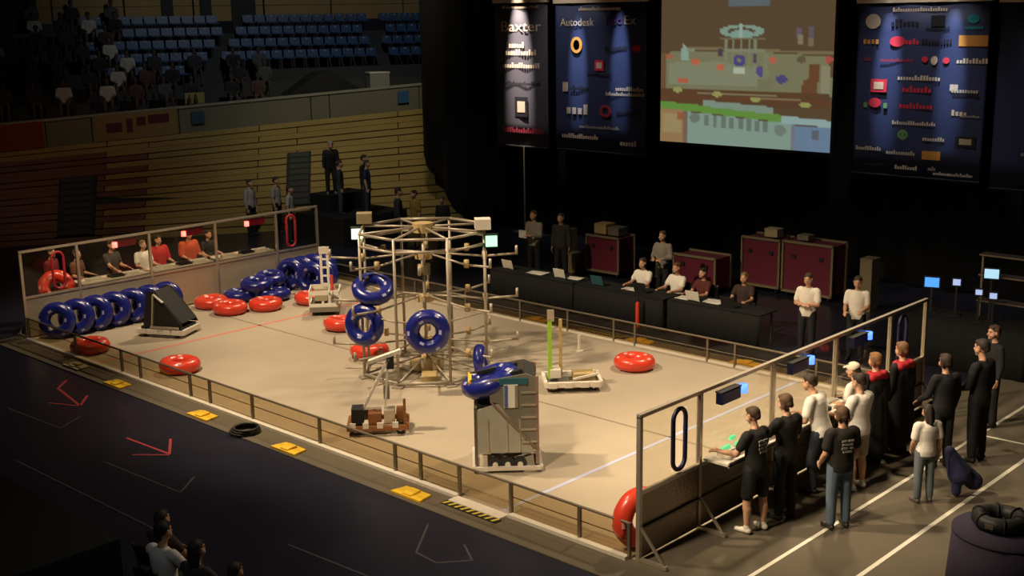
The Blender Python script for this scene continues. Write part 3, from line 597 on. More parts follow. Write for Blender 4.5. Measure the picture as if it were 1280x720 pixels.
def lin(c): return tuple(((v/255+.055)/1.055)**2.4 if v/255 > .04045 else v/255/12.92 for v in c)
def screen():
    W_, H = 106, 99; px = [[(84, 67, 47)]*W_ for _ in range(H)]   # 2 picture pixels per cell
    def X(c): return (c/3.6-5)/2
    def Y(c): return (c/3.6+8)/2
    def rect(x0, y0, x1, y1, c):
        for j in range(max(0, round(Y(y0))), min(H, round(Y(y1)))):
            for i in range(max(0, round(X(x0))), min(W_, round(X(x1)))): px[j][i] = c
    def ell(x, y, w_, h, c, ring=0):
        x, y, w_, h = X(x), Y(y), w_/7.2/2, h/7.2/2
        for j in range(H):
            for i in range(W_):
                q = ((i+.5-x)/w_)**2+((j+.5-y)/h)**2
                if ring < q <= 1: px[j][i] = c
    def poly(ps, c):
        ps = [(X(a), Y(b)) for a, b in ps]
        for j in range(H):
            for i in range(W_):
                x, y = i+.5, j+.5; ins = False
                for (ax, ay), (bx, by) in zip(ps, ps[1:]+ps[:1]):
                    if (ay > y) != (by > y) and x < (bx-ax)*(y-ay)/(by-ay)+ax: ins = not ins
                if ins: px[j][i] = c
    rect(335, -30, 515, 35, (88, 96, 98))
    poly([(25, 330), (70, 245), (400, 240), (765, 262), (790, 440), (20, 430)], (113, 112, 84))
    poly([(60, 300), (300, 290), (520, 330), (500, 400), (60, 400)], (121, 124, 98))
    poly([(140, 222), (780, 240), (780, 252), (140, 236)], (112, 100, 72)); rect(20, 250, 45, 440, (100, 78, 56))
    ell(395, 150, 200, 60, (120, 142, 126), .35); ell(395, 165, 110, 44, (118, 146, 130)); rect(388, 118, 402, 190, (140, 160, 145))
    for x in (328, 360, 395, 430, 458): rect(x-5, 180, x+6, 320, (116, 120, 98))
    rect(320, 232, 500, 244, (120, 122, 98)); rect(300, 180, 500, 190, (104, 100, 74))
    ell(388, 284, 54, 54, (72, 66, 112), .12); ell(487, 332, 46, 52, (78, 70, 116)); ell(575, 366, 48, 40, (72, 68, 108)); rect(295, 232, 315, 266, (74, 60, 70)); rect(450, 255, 466, 296, (78, 66, 80))
    ell(188, 294, 44, 28, (172, 92, 66)); ell(303, 317, 38, 34, (170, 94, 66)); ell(130, 385, 54, 26, (164, 88, 62)); ell(535, 279, 34, 32, (168, 92, 70)); ell(765, 275, 30, 34, (160, 76, 60)); ell(62, 270, 36, 24, (150, 90, 66))
    rect(365, 318, 412, 344, (160, 170, 150)); poly([(115, 290), (125, 205), (150, 230), (160, 290)], (128, 150, 134)); rect(150, 230, 186, 244, (124, 126, 104))
    rect(630, 140, 648, 180, (96, 84, 96)); rect(640, 165, 660, 208, (122, 112, 88)); rect(684, 130, 704, 180, (92, 82, 88)); rect(684, 180, 702, 215, (112, 100, 76)); ell(655, 275, 40, 34, (92, 80, 60))
    poly([(690, 295), (730, 295), (725, 440), (655, 440), (665, 370), (690, 360)], (98, 66, 42))
    rect(735, 300, 775, 440, (128, 124, 98)); rect(495, 250, 515, 420, (116, 118, 90)); rect(470, 370, 540, 420, (110, 108, 82))
    rect(20, 428, 775, 500, (86, 62, 42)); rect(200, 436, 560, 446, (120, 112, 80)); rect(480, 455, 660, 463, (118, 108, 78)); rect(20, 458, 780, 470, (96, 60, 40))
    for x, y in ((105, 431), (293, 446), (465, 462), (677, 478)): ell(x, y, 50, 24, (140, 140, 82))
    poly([(20, 488), (230, 502), (580, 530), (580, 562), (20, 522)], (92, 132, 58)); poly([(225, 475), (545, 495), (545, 528), (225, 505)], (118, 134, 120))
    poly([(150, 535), (620, 568), (620, 700), (150, 700)], (122, 142, 130)); poly([(580, 532), (790, 545), (790, 575), (580, 566)], (134, 156, 152))
    rect(20, 528, 135, 700, (140, 112, 76)); rect(30, 545, 125, 640, (146, 128, 88)); rect(105, 540, 135, 578, (140, 86, 56)); rect(135, 535, 152, 700, (112, 92, 74))
    rect(634, 575, 790, 700, (98, 118, 140)); rect(622, 572, 636, 700, (110, 108, 118)); rect(708, 592, 735, 630, (88, 92, 96))
    ell(190, 562, 50, 50, (100, 112, 100)); ell(575, 600, 50, 50, (106, 116, 106))
    for k, x in enumerate((248, 286, 325, 363, 402, 440, 476, 514)): rect(x-11, 546+k*2, x+9, 600+k*2, (96, 110, 100))
    x0, x1, z0, z1 = -3.34, 2.03, 3.33, 7.40; w_, h = x1-x0, z1-z0
    s = thing('projection_screen', 'bright projection screen showing the playing field with score panels', 'screen', ((x0+x1)/2, 12.5, z0))
    MB().box((0, .05, h/2), (w_+.16, .06, h+.16)).build('frame', M['black'], s)
    mb = MB(); mb.add([(-w_/2+w_*i/W_, .012, h-h*j/H) for j in range(H+1) for i in range(W_+1)], [(j*(W_+1)+i, (j+1)*(W_+1)+i, (j+1)*(W_+1)+i+1, j*(W_+1)+i+1) for j in range(H) for i in range(W_)])
    m = bpy.data.materials.new('screen_picture'); m.use_nodes = True; nt = m.node_tree; nt.nodes.clear()
    at = nt.nodes.new('ShaderNodeAttribute'); at.attribute_name = 'picture'; em = nt.nodes.new('ShaderNodeEmission'); o_ = nt.nodes.new('ShaderNodeOutputMaterial')
    nt.links.new(at.outputs['Color'], em.inputs[0]); nt.links.new(em.outputs[0], o_.inputs[0]); em.inputs[1].default_value = 1.0
    me = bpy.data.meshes.new('picture'); me.from_pydata(mb.v, [], mb.f); me.materials.append(m)
    a = me.color_attributes.new('picture', 'FLOAT_COLOR', 'POINT'); d = []
    for j in range(H+1):
        for i in range(W_+1): d += [*lin(px[min(j, H-1)][min(i, W_-1)]), 1]
    a.data.foreach_set('color', d)
    o = bpy.data.objects.new('picture', me); COL.objects.link(o); o.parent = s
screen()

# ------------------------------------------------------------------ scoring tables, crates, production desk
def table(x0, x1, y, d, label, h=.76, rz=0):
    t = thing('cloth_table', label, 'table', ((x0+x1)/2, y, -.008), rz); L = x1-x0
    MB().box((0, 0, h-.015), (L, d, .03)).build('table_top', M['blackcloth'], t)
    cloth(-L/2, L/2, .02, h-.03, .015, .3, int(L*12), 2, .01).build('table_skirt', M['blackcloth'], t, True, (0, -d/2-.02, 0))
    for sx in (-1, 1):
        for sy in (-1, 1): MB().bar((sx*(L/2-.1), sy*(d/2-.08), 0), (sx*(L/2-.1), sy*(d/2-.08), h-.03), .03).build('leg', M['aludark'], t)
    return t
table(-3.3, -.6, 5.75, .7, 'black cloth scoring table at the left, before the standing person with a paper')
table(-.55, 2.0, 5.75, .7, 'black cloth scoring table in front of the seated white shirts')
table(2.05, 4.4, 5.85, .7, 'black cloth scoring table at the right, before the maroon road cases')
table(7.0, 9.4, 7.15, .8, 'dark production desk under the glowing monitors', 1.0)
def laptop(x, y, z, label, col='black', rz=0, scr='black'):
    t = thing('laptop', label, 'laptop', (x, y, z), rz)
    MB().box((0, 0, .012), (.34, .24, .022)).build('keyboard_base', M[col], t); MB().bar((0, -.12, .02), (0, -.19, .24), .34, .012, (0, 1, 0)).build('lid', M[scr], t); MB().tube((-.1, -.12, .02), (.1, -.12, .02), .012).build('hinge', M['black'], t)
for i, (x, y, sc) in enumerate([(-2.9, 5.75, 'white'), (-1.2, 5.75, 'paper'), (.0, 5.7, 'teal'), (1.2, 5.75, 'black'), (2.6, 5.8, 'paper'), (3.5, 5.8, 'black')]):
    laptop(x, y, .753, ['laptop with pale lid at the left end of the scoring tables', 'pale laptop right of the beige boxes on the scoring table', 'laptop with blue-green lid left of the seated white shirt', 'dark laptop before the seated right-hand white shirt', 'pale laptop on the right scoring table', 'dark laptop at the right end of the scoring tables'][i], 'black', 0, sc)
for i, (x, y, dx, dy) in enumerate([(-2.0, 5.7, .5, .25), (-.9, 5.8, .4, .2), (.9, 5.75, .5, .2), (2.3, 5.8, .35, .25), (3.0, 5.9, .45, .3)]):
    p = thing('paper_stack', ['stack of papers on the left scoring table', 'papers at the right edge of the left scoring table', 'papers in front of the seated white shirt', 'papers at the left of the right scoring table', 'papers before the maroon road cases'][i], 'papers', (x, y, .752))
    for k in range(3): MB().box((.02*k-.02, .01*k, .006+.009*k), (dx, dy, .008), .1*k).build('sheet', M['paper'], p)
def crate(x0, x1, y, z0, h, label, d=.7):
    t = thing('road_case', label, 'case', ((x0+x1)/2, y, -.008), 0); w_ = x1-x0
    for sx in (-1, 1):
        for sy in (-1, 1): MB().tube((sx*(w_/2-.1)-.02, sy*(d/2-.1), z0/2), (sx*(w_/2-.1)+.02, sy*(d/2-.1), z0/2), z0/2, n=12).build('castor', M['rubber'], t)
    MB().box((0, 0, z0+h/2), (w_-.03, d-.03, h-.03)).build('body', M['maroon'], t)
    for sz in (z0, z0+h):
        for sy in (-1, 1): MB().box((0, sy*d/2, sz), (w_+.02, .05, .06)).build('edge_rail', M['beigeedge'], t)
    for sx in (-1, 1):
        for sy in (-1, 1): MB().box((sx*w_/2, sy*d/2, z0+h/2), (.05, .05, h)).build('edge_rail', M['beigeedge'], t)
        MB().box((sx*w_*.28, -d/2-.01, z0+h*.72), (.1, .03, .08)).build('latch', M['black'], t)
crate(.92, 2.0, 10.6, .16, 1.2, 'maroon road case with pale edges, left of the tall pair'); crate(2.1, 3.45, 10.6, .14, 1.24, 'maroon road case with pale edges, right of the tall pair')
crate(-3.3, -2.2, 9.5, .14, .95, 'maroon road case piled with gear, behind the left scoring table'); crate(-.4, .85, 9.5, .12, .8, 'low maroon road case right of the standing grey shirt')
def box(x, y, z, d, label, m='beige', rz=0):
    t = thing('box', label, 'box', (x, y, z), rz); MB().box((0, 0, d[2]/2), d).build('body', M[m], t); MB().box((0, 0, d[2]-.01), (d[0]+.015, d[1]+.015, .03)).build('lid', M[m], t)
box(-4.3, 9.5, -.008, (.42, .4, 1.1), 'tall beige box standing left of the gear-topped road case'); box(-3.75, 9.2, -.008, (.34, .4, .52), 'short beige box beside the tall beige box')
box(1.65, 10.55, 1.395, (.36, .3, .2), 'small cream box on the left tall road case', 'cream'); box(2.55, 10.55, 1.415, (.3, .3, .12), 'small grey box on the right tall road case', 'greymetal')
box(-2.95, 9.5, 1.125, (.4, .4, .26), 'brown gear box on the left maroon road case', 'tan'); box(-2.5, 9.5, 1.125, (.36, .4, .2), 'grey gear box on the left maroon road case', 'greymetal')
box(4.45, 10.2, -.008, (.3, .4, 1.25), 'narrow olive box right of the tall maroon road cases', 'beigeedge')
box(8.6, 11, -.008, (.6, .5, .8), 'small dark box far behind the production desk', 'black')
def monitor(x, y, z, w_, h, m, label, zb):
    t = thing('monitor', label, 'monitor', (x, y, zb), R(18))
    MB().box((0, .02, z-zb), (w_+.05, .05, h+.05)).build('housing', M['black'], t); MB().box((0, -.01, z-zb), (w_, .012, h)).build('screen', M[m], t)
    MB().bar((0, .02, .02), (0, .02, z-zb-h/2), .04).build('stand', M['black'], t); MB().box((0, .02, .012), (.2, .16, .024)).build('stand_foot', M['black'], t)
dz = .992
monitor(7.33, 7.1, 1.60, .27, .19, 'monblue', 'blue glowing monitor at the left of the production desk', dz); monitor(7.83, 7.1, 1.67, .14, .12, 'mondim', 'small pale monitor next to the blue one', dz)
monitor(8.5, 7.1, 1.93, .26, .18, 'monwhite', 'pale glowing monitor highest on the production desk', dz); monitor(8.34, 6.95, 1.57, .12, .10, 'mondim', 'tiny pale monitor below the highest one, left', dz); monitor(8.64, 6.9, 1.55, .13, .11, 'mondim', 'tiny pale monitor below the highest one, right', dz)
t = thing('equipment_rack', 'dark metal frame shelf around the production monitors', 'rack', (8.7, 7.3, dz))
for x in (-.5, .5):
    MB().bar((x, .1, 0), (x, .1, 1.25), .04).build('post', M['aludark'], t)
for z in (.34, .85, 1.25): MB().box((0, .1, z), (1.04, .3, .03)).build('shelf', M['aludark'], t)

# ------------------------------------------------------------------ left wall, parapet, stands
B0, B1 = Vector((-20.71, -.33, -.02)), Vector((-12.2, 13.5, -.02))
T0, T1 = Vector((-23.74, 1.32, 2.58)), Vector((-17.0, 18.0, 3.50))
def SP(u, v, off=0):
    p = B0.lerp(B1, u).lerp(T0.lerp(T1, u), v)
    n = (B1-B0).cross(T0-B0).normalized(); n = n if n.z > 0 else -n
    return p+n*off
wl = struct(MB().add([SP(-.35, 0, -.1), SP(1.25, 0, -.1), SP(1.25, 1, -.1), SP(-.35, 1, -.1), SP(-.35, 0, -.3), SP(1.25, 0, -.3), SP(1.25, 1, -.3), SP(-.35, 1, -.3)],
    [(0, 1, 2, 3), (7, 6, 5, 4), (0, 4, 5, 1), (3, 2, 6, 7), (1, 5, 6, 2), (0, 3, 7, 4)]).build('wall_left', M['louver']))
NR = 17; cuts = [-.35, -.05, .25, .55, .85, 1.25]
for r_ in range(NR):
    for k in range(5):
        u0, u1 = cuts[k]+.001+(.08 if r_ % 2 else 0)*(k > 0), cuts[k+1]-.001+(.08 if r_ % 2 else 0)*(k < 4)
        v0, v1 = r_/NR+.006, (r_+1)/NR-.006; o = .012*((r_*7+k*3) % 3)
        q = [SP(u0, v0, o), SP(u1, v0, o), SP(u1, v1, o+.02), SP(u0, v1, o+.02)]; b = [SP(u0, v0, -.1), SP(u1, v0, -.1), SP(u1, v1, -.1), SP(u0, v1, -.1)]
        MB().add(q+b, [(0, 1, 2, 3), (7, 6, 5, 4), (0, 4, 5, 1), (3, 2, 6, 7), (1, 5, 6, 2), (0, 3, 7, 4)]).build('plank', M['wood'] if (k >= 2 or r_ > 14) else M['woodred'], wl)
def hatch(u0, u1, v0, v1, label):
    t = struct(bpy.data.objects.new('door_1', None)); COL.objects.link(t); t['label'] = label
    q = lambda o, a=0: [SP(u0+a, v0+a, o), SP(u1-a, v0+a, o), SP(u1-a, v1-a, o), SP(u0+a, v1-a, o)]
    MB().add(q(.09)+q(0), [(0, 1, 2, 3), (7, 6, 5, 4), (0, 4, 5, 1), (3, 2, 6, 7), (1, 5, 6, 2), (0, 3, 7, 4)]).build('door_leaf', M['louver'], t)
    n = 9
    for k in range(n):
        a, b = v0+(v1-v0)*(k+.15)/n, v0+(v1-v0)*(k+.75)/n
        MB().add([SP(u0+.005, a, .10), SP(u1-.005, a, .10), SP(u1-.005, b, .13), SP(u0+.005, b, .13), SP(u0+.005, a, .09), SP(u1-.005, a, .09), SP(u1-.005, b, .09), SP(u0+.005, b, .09)],
            [(0, 1, 2, 3), (7, 6, 5, 4), (0, 4, 5, 1), (3, 2, 6, 7), (1, 5, 6, 2), (0, 3, 7, 4)]).build('louver', M['concrete'], t)
hatch(.165, .235, .06, .64, 'dark louvered door in the wooden wall, left of the red station'); hatch(.61, .66, .20, .68, 'dark louvered door in the wooden wall behind the white shirts'); hatch(-.03, .02, .2, .72, 'dark louvered door at the far left of the wooden wall')
# parapet on the rim
Dn = (T1-T0); Dn.z = 0; Dn.normalize(); Ou = Vector((-Dn.y, Dn.x, 0))
def TP(u, z, o=0): p = T0.lerp(T1, u); return p+Ou*o+Vector((0, 0, z))
pw = struct(bpy.data.objects.new('wall_parapet', None)); COL.objects.link(pw)
pc = [-.35, -.1, .14, .224, .39, .66, .70, .9, .93, 1.25]
def slab(u0, u1, z0, z1, o0, o1, name, m, par, label=None):
    vs = [TP(u, z, o) for o in (o0, o1) for (u, z) in ((u0, z0), (u1, z0), (u1, z1), (u0, z1))]
    return MB().add(vs, [(0, 1, 2, 3), (7, 6, 5, 4), (0, 4, 5, 1), (3, 2, 6, 7), (1, 5, 6, 2), (0, 3, 7, 4)]).build(name, m, par, label=label)
for a, b in zip(pc, pc[1:]):
    slab(a+.001, b-.001, 0, .9, .0, .25, 'panel', M['parapet'], pw); slab(a, b, .9, .97, -.04, .3, 'cap', M['parapet_top'], pw)
slab(-.35, 1.25, -.3, 0, -.05, .3, 'ledge', M['black'], pw)
def pbanner(u0, u1, m, label, z0=.02, z1=.93):
    t = thing('banner', label, 'banner', TP((u0+u1)/2, z0)); inv = TP((u0+u1)/2, z0)
    o = slab(u0, u1, z0, z1, -.075, -.05, 'banner_cloth', m, None); o.parent = t; o.location = -inv
    return t, inv
pbanner(-.2, .135, cmat((.22, .03, .015), .8, 'red_banner'), 'red banner hung on the parapet at the far left')
t, inv = pbanner(.226, .386, cmat((.26, .18, .06), .8, 'ochre_banner'), 'ochre banner with dark red lettering on the parapet')
for a, b, z0, z1 in ((.25, .28, .3, .62), (.288, .30, .25, .72), (.308, .325, .45, .75), (.33, .37, .48, .78)):
    o = slab(a, b, z0, z1, -.085, -.078, 'lettering', cmat((.10, .012, .02), .7, 'dark_red_ink'), None); o.parent = t; o.location = -inv
pbanner(.415, .44, cmat((.03, .08, .12), .7, 'blue_sign'), 'small blue sign on the parapet right of the ochre banner', .3, .75); pbanner(.85, .875, cmat((.03, .10, .22), .7, 'blue_sign'), 'small blue sign on the parapet near the black drape', .3, .75)
# stepped stand with seats
st = struct(bpy.data.objects.new('floor_stand', None)); COL.objects.link(st)
rows = []
for k in range(-2, 5):
    o0 = .5+.85*(k+2); z = 3.6+.46*(k+2)
    rows.append((o0, z))
    p = [T0.lerp(T1, -.35)+Ou*o0, T0.lerp(T1, 1.25)+Ou*o0, T0.lerp(T1, 1.25)+Ou*(o0+.85), T0.lerp(T1, -.35)+Ou*(o0+.85)]
    vs = [(q.x, q.y, z) for q in p]+[(q.x, q.y, z-.6) for q in p]
    MB().add(vs, [(0, 1, 2, 3), (7, 6, 5, 4), (0, 4, 5, 1), (3, 2, 6, 7), (1, 5, 6, 2), (0, 3, 7, 4)]).build('step', M['concrete'], st)
sp = thing('stand_seat', 'blue folding seat in the upper stand', 'seat', group='blue seats in the upper stand')
MB().box((0, .0, .42), (.42, .38, .05)).build('seat', M['seatblue'], sp); MB().bar((0, .2, .42), (0, .25, .72), .42, .04, (0, 1, 0)).build('backrest', M['seatblue'], sp); MB().box((0, -.02, .2), (.06, .3, .4)).build('bracket', M['black'], sp)
MB().box((0, .205, .66), (.09, .03, .06)).build('number_plate', M['seatnumber'], sp)
yawS = math.atan2(Dn.y, Dn.x)+math.pi   # seats face the field (local -y)
L_ = (T1-T0).length; first = True; spots = []
fac = math.atan2(Dn.y, Dn.x)
for ri, (o0, z) in enumerate(rows):
    u = .02
    while u < 1.1:
        u += .49/L_
        if .43+.01*ri < u-.012*(ri) < .47+.01*ri or .83 < u-.012*ri < .86: continue   # aisles
        p = T0.lerp(T1, u)+Ou*(o0+.42); spots.append((ri, u, Vector((p.x, p.y, z))))
seat_spots = [s for s in spots if (s[0] >= 3 and s[1] > .47) or (s[1] > .26 and s[0] >= 2 and s[1] < .47)]
seat_spots = seat_spots[:] if len(seat_spots) <= 295 else random.sample(seat_spots, 295)
for ri, u, p in seat_spots:
    if first: sp.location = p; sp.rotation_euler = (0, 0, fac); first = False
    else: dup(sp, p, (0, 0, fac))
def onrow(u, ri, o): q = T0.lerp(T1, u)+Ou*(rows[ri][0]+o); return Vector((q.x, q.y, rows[ri][1]))
t = thing('crate', 'pale box standing on the lowest steps of the stand near the drape', 'box', onrow(.84, 1, .4), fac); MB().box((0, 0, .35), (.8, .6, .7)).build('body', M['parapet_top'], t); MB().box((0, 0, .72), (.84, .64, .05)).build('lid', M['white'], t)
t = thing('tarpaulin', 'dark tarpaulin mound over the lower steps of the stand near the drape', 'tarpaulin', onrow(.715, 1, .3), fac)
mb = MB(); mb.prism([(-1.6, 0), (1.6, 0), (1.0, .35), (.3, .85), (-.3, .8), (-1.1, .3)], 1.2, 'y', 0); mb.build('cover', M['black'], t); MB().bar((-1.6, -.6, .02), (1.6, -.6, .02), .05).build('hem', M['black'], t)
t = thing('notice_board', 'small yellow notice standing on the parapet edge of the stand', 'sign', onrow(.43, 0, .1)+Vector((0, 0, 0)), fac); MB().box((0, 0, .55), (.7, .04, .4)).build('board', cmat((.30, .26, .07), .7, 'yellow_board'), t); [MB().bar((x, 0, 0), (x, 0, .4), .04).build('leg', M['black'], t) for x in (-.25, .25)]
# upper wall
def UP(u, z, o): p = T0.lerp(T1, u)+Ou*o; return Vector((p.x, p.y, z))
uw = struct(bpy.data.objects.new('wall_upper', None)); COL.objects.link(uw)
uo = .5+.85*7
uc = [-.35, -.1, .1, .2, .35, .5, .66, .82, 1.0, 1.25]
for i, (a, b) in enumerate(zip(uc, uc[1:])):
    for j in range(4):
        z0 = 6.86+j*.62; vs = [UP(u, z, o) for o in (uo, uo+.3) for (u, z) in ((a+.002, z0), (b-.002, z0), (b-.002, z0+.6), (a+.002, z0+.6))]
        MB().add(vs, [(0, 1, 2, 3), (7, 6, 5, 4), (0, 4, 5, 1), (3, 2, 6, 7), (1, 5, 6, 2), (0, 3, 7, 4)]).build('panel', M['upper'], uw)
for i, (a, b) in enumerate([(.105, .17), (.43, .455), (.515, .54), (.585, .64)]):
    t = struct(bpy.data.objects.new('door_2', None)); COL.objects.link(t); t['label'] = 'dark doorway at the top of the stand'
    vs = [UP(u, z, o) for o in (uo-.08, uo) for (u, z) in ((a, 6.5), (b, 6.5), (b, 9.3), (a, 9.3))]
    MB().add(vs, [(0, 1, 2, 3), (7, 6, 5, 4), (0, 4, 5, 1), (3, 2, 6, 7), (1, 5, 6, 2), (0, 3, 7, 4)]).build('door_leaf', M['louver'], t)
# near stand edge, bottom left
nb = struct(MB().box((-5.0, -10.2, .45), (19.4, 2.0, .92)).build('wall_near', M['black']))

# ------------------------------------------------------------------ people
LIVE = []
def V(*a): return Vector(a)
def remeshed(mb, name, m, parent, vox, sm=4):
    me = bpy.data.meshes.new(name); me.from_pydata(mb.v, [], mb.f)
    me.materials.append(m)
    o = bpy.data.objects.new(name, me); COL.objects.link(o); o.parent = parent
    r = o.modifiers.new('r', 'REMESH'); r.mode = 'VOXEL'; r.voxel_size = vox; r.use_smooth_shade = True
    s = o.modifiers.new('s', 'SMOOTH'); s.iterations = sm; s.factor = .5
    LIVE.append(o); return o
def bake():
    bpy.context.view_layer.update(); dg = bpy.context.evaluated_depsgraph_get()
    new = []
    for o in LIVE: new.append(bpy.data.meshes.new_from_object(o.evaluated_get(dg)))
    for o, me in zip(LIVE, new):
        o.modifiers.clear(); old = o.data; o.data = me; nm = old.name; bpy.data.meshes.remove(old); me.name = nm
        me.polygons.foreach_set('use_smooth', [True]*len(me.polygons))
    LIVE.clear()
SKIN = (.58, .32, .20)
def person(label, loc, rz, h=1.75, top=(.5, .45, .38), sleeve=.6, bottom=(.02, .02, .025), legs='long', hair=(.035, .02, .012), hairstyle='short', shoes=(.03, .03, .03),
           arms=None, thigh=None, shank=None, lean=0, head=(0, 0), sit=None, near=True, group=None, skin=SKIN, cap=None, prnt=None, collar=None, gown=None, cat='person', loose=.0):
    k = h/1.75
    if len(label.split()) < 15 and not any(q in label.split() for q in ('girl', 'man', 'person', 'clothed', 'dim')): label = 'person in '+label
    P = thing('person', label, cat, loc, rz, group); P.scale = (k, k, k)
    fr = .0095 if near else .013; vox = .0095 if near else .017
    tl = Matrix.Rotation(-R(lean), 3, 'X')
    arms = arms or {}; thigh = thigh or {}; shank = shank or {}
    TH, SHK = .43, .41; hipoff = {s: V(.093*s, 0, -.03) for s in (-1, 1)}
    th = {s: Vector(thigh.get(s, (.04*s, .02, -1))).normalized() for s in (-1, 1)}; sk = {s: Vector(shank.get(s, (.01*s, -.04, -1))).normalized() for s in (-1, 1)}
    ank = {s: hipoff[s]+th[s]*TH+sk[s]*SHK for s in (-1, 1)}
    hz = .085-min(a.z for a in ank.values())
    if sit: hz = sit
    pel = V(0, 0, hz); T = lambda p: pel+tl @ Vector(p)
    b, sh_, tr = MB(), MB(), MB(); g = .019+loose
    chest, neck, hd = V(0, 0, .33), T((0, -.015, .50)), T((0, .02, .68))
    for s in (-1, 1):
        for mb, e in ((b, 0), (sh_, g)): mb.caps(T((.06*s, -.015, .40)), T((.165*s, -.015, .445)), .07+e*.9, .056+e*.8)
        b.caps(T((.03*s, -.02, .46)), T((0, -.01, .53)), .055, .05)
    for mb, e in ((b, -.012), (sh_, g-.006)):
        mb.loft([(T((0, y_, z)), tl @ V(rx+e, 0, 0), tl @ V(0, ry+e, 0)) for z, rx, ry, y_ in ((-.10, .160, .108, -.004), (.0, .166, .118, -.006), (.08, .158, .112, 0), (.18, .150, .106, 0), (.28, .166, .114, -.006), (.38, .176, .112, -.012), (.445, .14, .092, -.016), (.49, .07, .06, -.016))])
    tr.loft([(pel+V(0, -.006, z), V(rx, 0, 0), V(0, ry, 0)) for z, rx, ry in ((-.14, .135, .105), (-.06, .176, .126), (.04, .168, .12), (.10, .15, .108))])
    b.caps(T((0, -.01, .48)), hd-V(0, 0, .04), .052, .05); sh_.caps(T((-.03, -.02, .455)), T((.03, -.02, .455)), .072)
    # head
    hm = tl @ Matrix.Rotation(R(head[0]), 3, 'Z') @ Matrix.Rotation(-R(head[1]), 3, 'X'); H = lambda x, y, z: hd+hm @ V(x, y, z)
    b.ell(hd+hm @ V(0, -.005, .02), (.076, .095, .1), 16, 10, hm); b.caps(H(0, .03, -.05), H(0, .05, -.085), .058, .036); b.caps(H(-.03, .04, -.04), H(.03, .04, -.04), .05)
    b.caps(H(0, .092, .01), H(0, .112, -.028), .012, .018); b.caps(H(-.03, .083, .032), H(.03, .083, .032), .014); b.caps(H(-.018, .088, -.06), H(.018, .088, -.06), .012); b.caps(H(0, .085, -.095), H(0, .08, -.1), .02)
    for s in (-1, 1): b.caps(H(.078*s, -.005, .02), H(.08*s, -.008, -.025), .02, .014)
    # arms and hands
    for s in (-1, 1):
        up, fo = [Vector(x).normalized() for x in arms.get(s, ((.16*s, -.02, -1), (.02*s, .22, -1)))]
        shp = T((.185*s, -.015, .435)); el = shp+up*.285; wr = el+fo*.25
        b.caps(shp, el, .052, .041); b.caps(el, el+fo*.09, .042, .044); b.caps(el+fo*.09, wr, .044, .029)
        inw = V(-s, 0, 0) if abs(fo.z) > .6 else V(-.4*s, 0, -1); n = (inw-fo*inw.dot(fo)).normalized(); sd = n.cross(fo).normalized()
        if sd.y+sd.z < 0 : sd = -sd
        for q in (-.02, .008, .026): b.caps(wr+fo*.015+sd*q*.6, wr+fo*.085+sd*q, .017, .014, 8)
        for i, L in enumerate((.07, .082, .078, .058)):
            q = .030-.020*i; p0 = wr+fo*.085+sd*q; p1 = p0+(fo+n*.25+sd*q*1.5).normalized()*L*.55; p2 = p1+(fo+n*.9+sd*q).normalized()*L*.5
            b.caps(p0, p1, fr, fr*.95, 8); b.caps(p1, p2, fr*.95, fr*.85, 8)
        p0 = wr+fo*.03+sd*.025; p1 = p0+(fo*.6+sd*.8+n*.2).normalized()*.045; b.caps(p0, p1, .014, .011, 8); b.caps(p1, p1+(fo+sd*.25+n*.3).normalized()*.035, fr*1.1, fr, 8)
        if sleeve > 1: sh_.caps(shp, el, .068+loose, .058); sh_.caps(el, el+fo*.22, .058, .043)
        else: sh_.caps(shp, shp+up*.285*sleeve, .072+loose, .066+loose)
    # legs
    feet = {}
    for s in (-1, 1):
        hp = pel+hipoff[s]; kn = hp+th[s]*TH; an = kn+sk[s]*SHK; feet[s] = an
        b.caps(hp, kn, .086, .056); b.caps(kn, kn+sk[s]*.14, .056, .06); b.caps(kn+sk[s]*.14+V(0, -.008, 0), an, .06, .037)
        ft_ = V(.18*s, 1, 0).normalized(); b.caps(an+V(0, -.02, -.035), an+ft_*.14+V(0, 0, -.05), .036, .03)
        so = MB(); so.caps(an+V(0, -.03, -.04), an+ft_*.07+V(0, 0, -.045), .044, .042); so.caps(an+ft_*.05+V(0, 0, -.05), an+ft_*.165+V(0, 0, -.055), .042, .033); so.caps(an, an+V(0, 0, .02), .045)
        remeshed(so, 'shoe', cmat(shoes, .5, 'shoe'), P, .012 if near else .02, 3)
        if legs == 'long': tr.caps(hp, kn, .104, .078); tr.caps(kn, an+V(0, 0, .03), .078, .064)
        elif legs == 'short': tr.caps(hp, hp.lerp(kn, .88), .108, .09)
    remeshed(b, 'body', cmat(skin, .55, 'skin'), P, vox, 3)
    remeshed(sh_, 'shirt', cmat(top, .85, 'shirt'), P, .013 if near else .02, 7)
    remeshed(tr, 'trousers' if legs == 'long' else 'shorts', cmat(bottom, .85, 'trousers'), P, .013 if near else .02)
    if gown:
        mb = MB(); f0 = [(0, .56, .10), (.35, .20, .155), (.8, 0, .2)]
        mb.caps(T((-.09, 0, .3)), pel+V(-.1, 0, -.68), .13, .17, 14); mb.caps(T((.09, 0, .3)), pel+V(.1, 0, -.68), .13, .17, 14); mb.caps(T((0, 0, .1)), pel+V(0, 0, -.68), .15, .19, 14)
        remeshed(mb, 'gown', cmat(gown, .9, 'gown'), P, .016, 5)
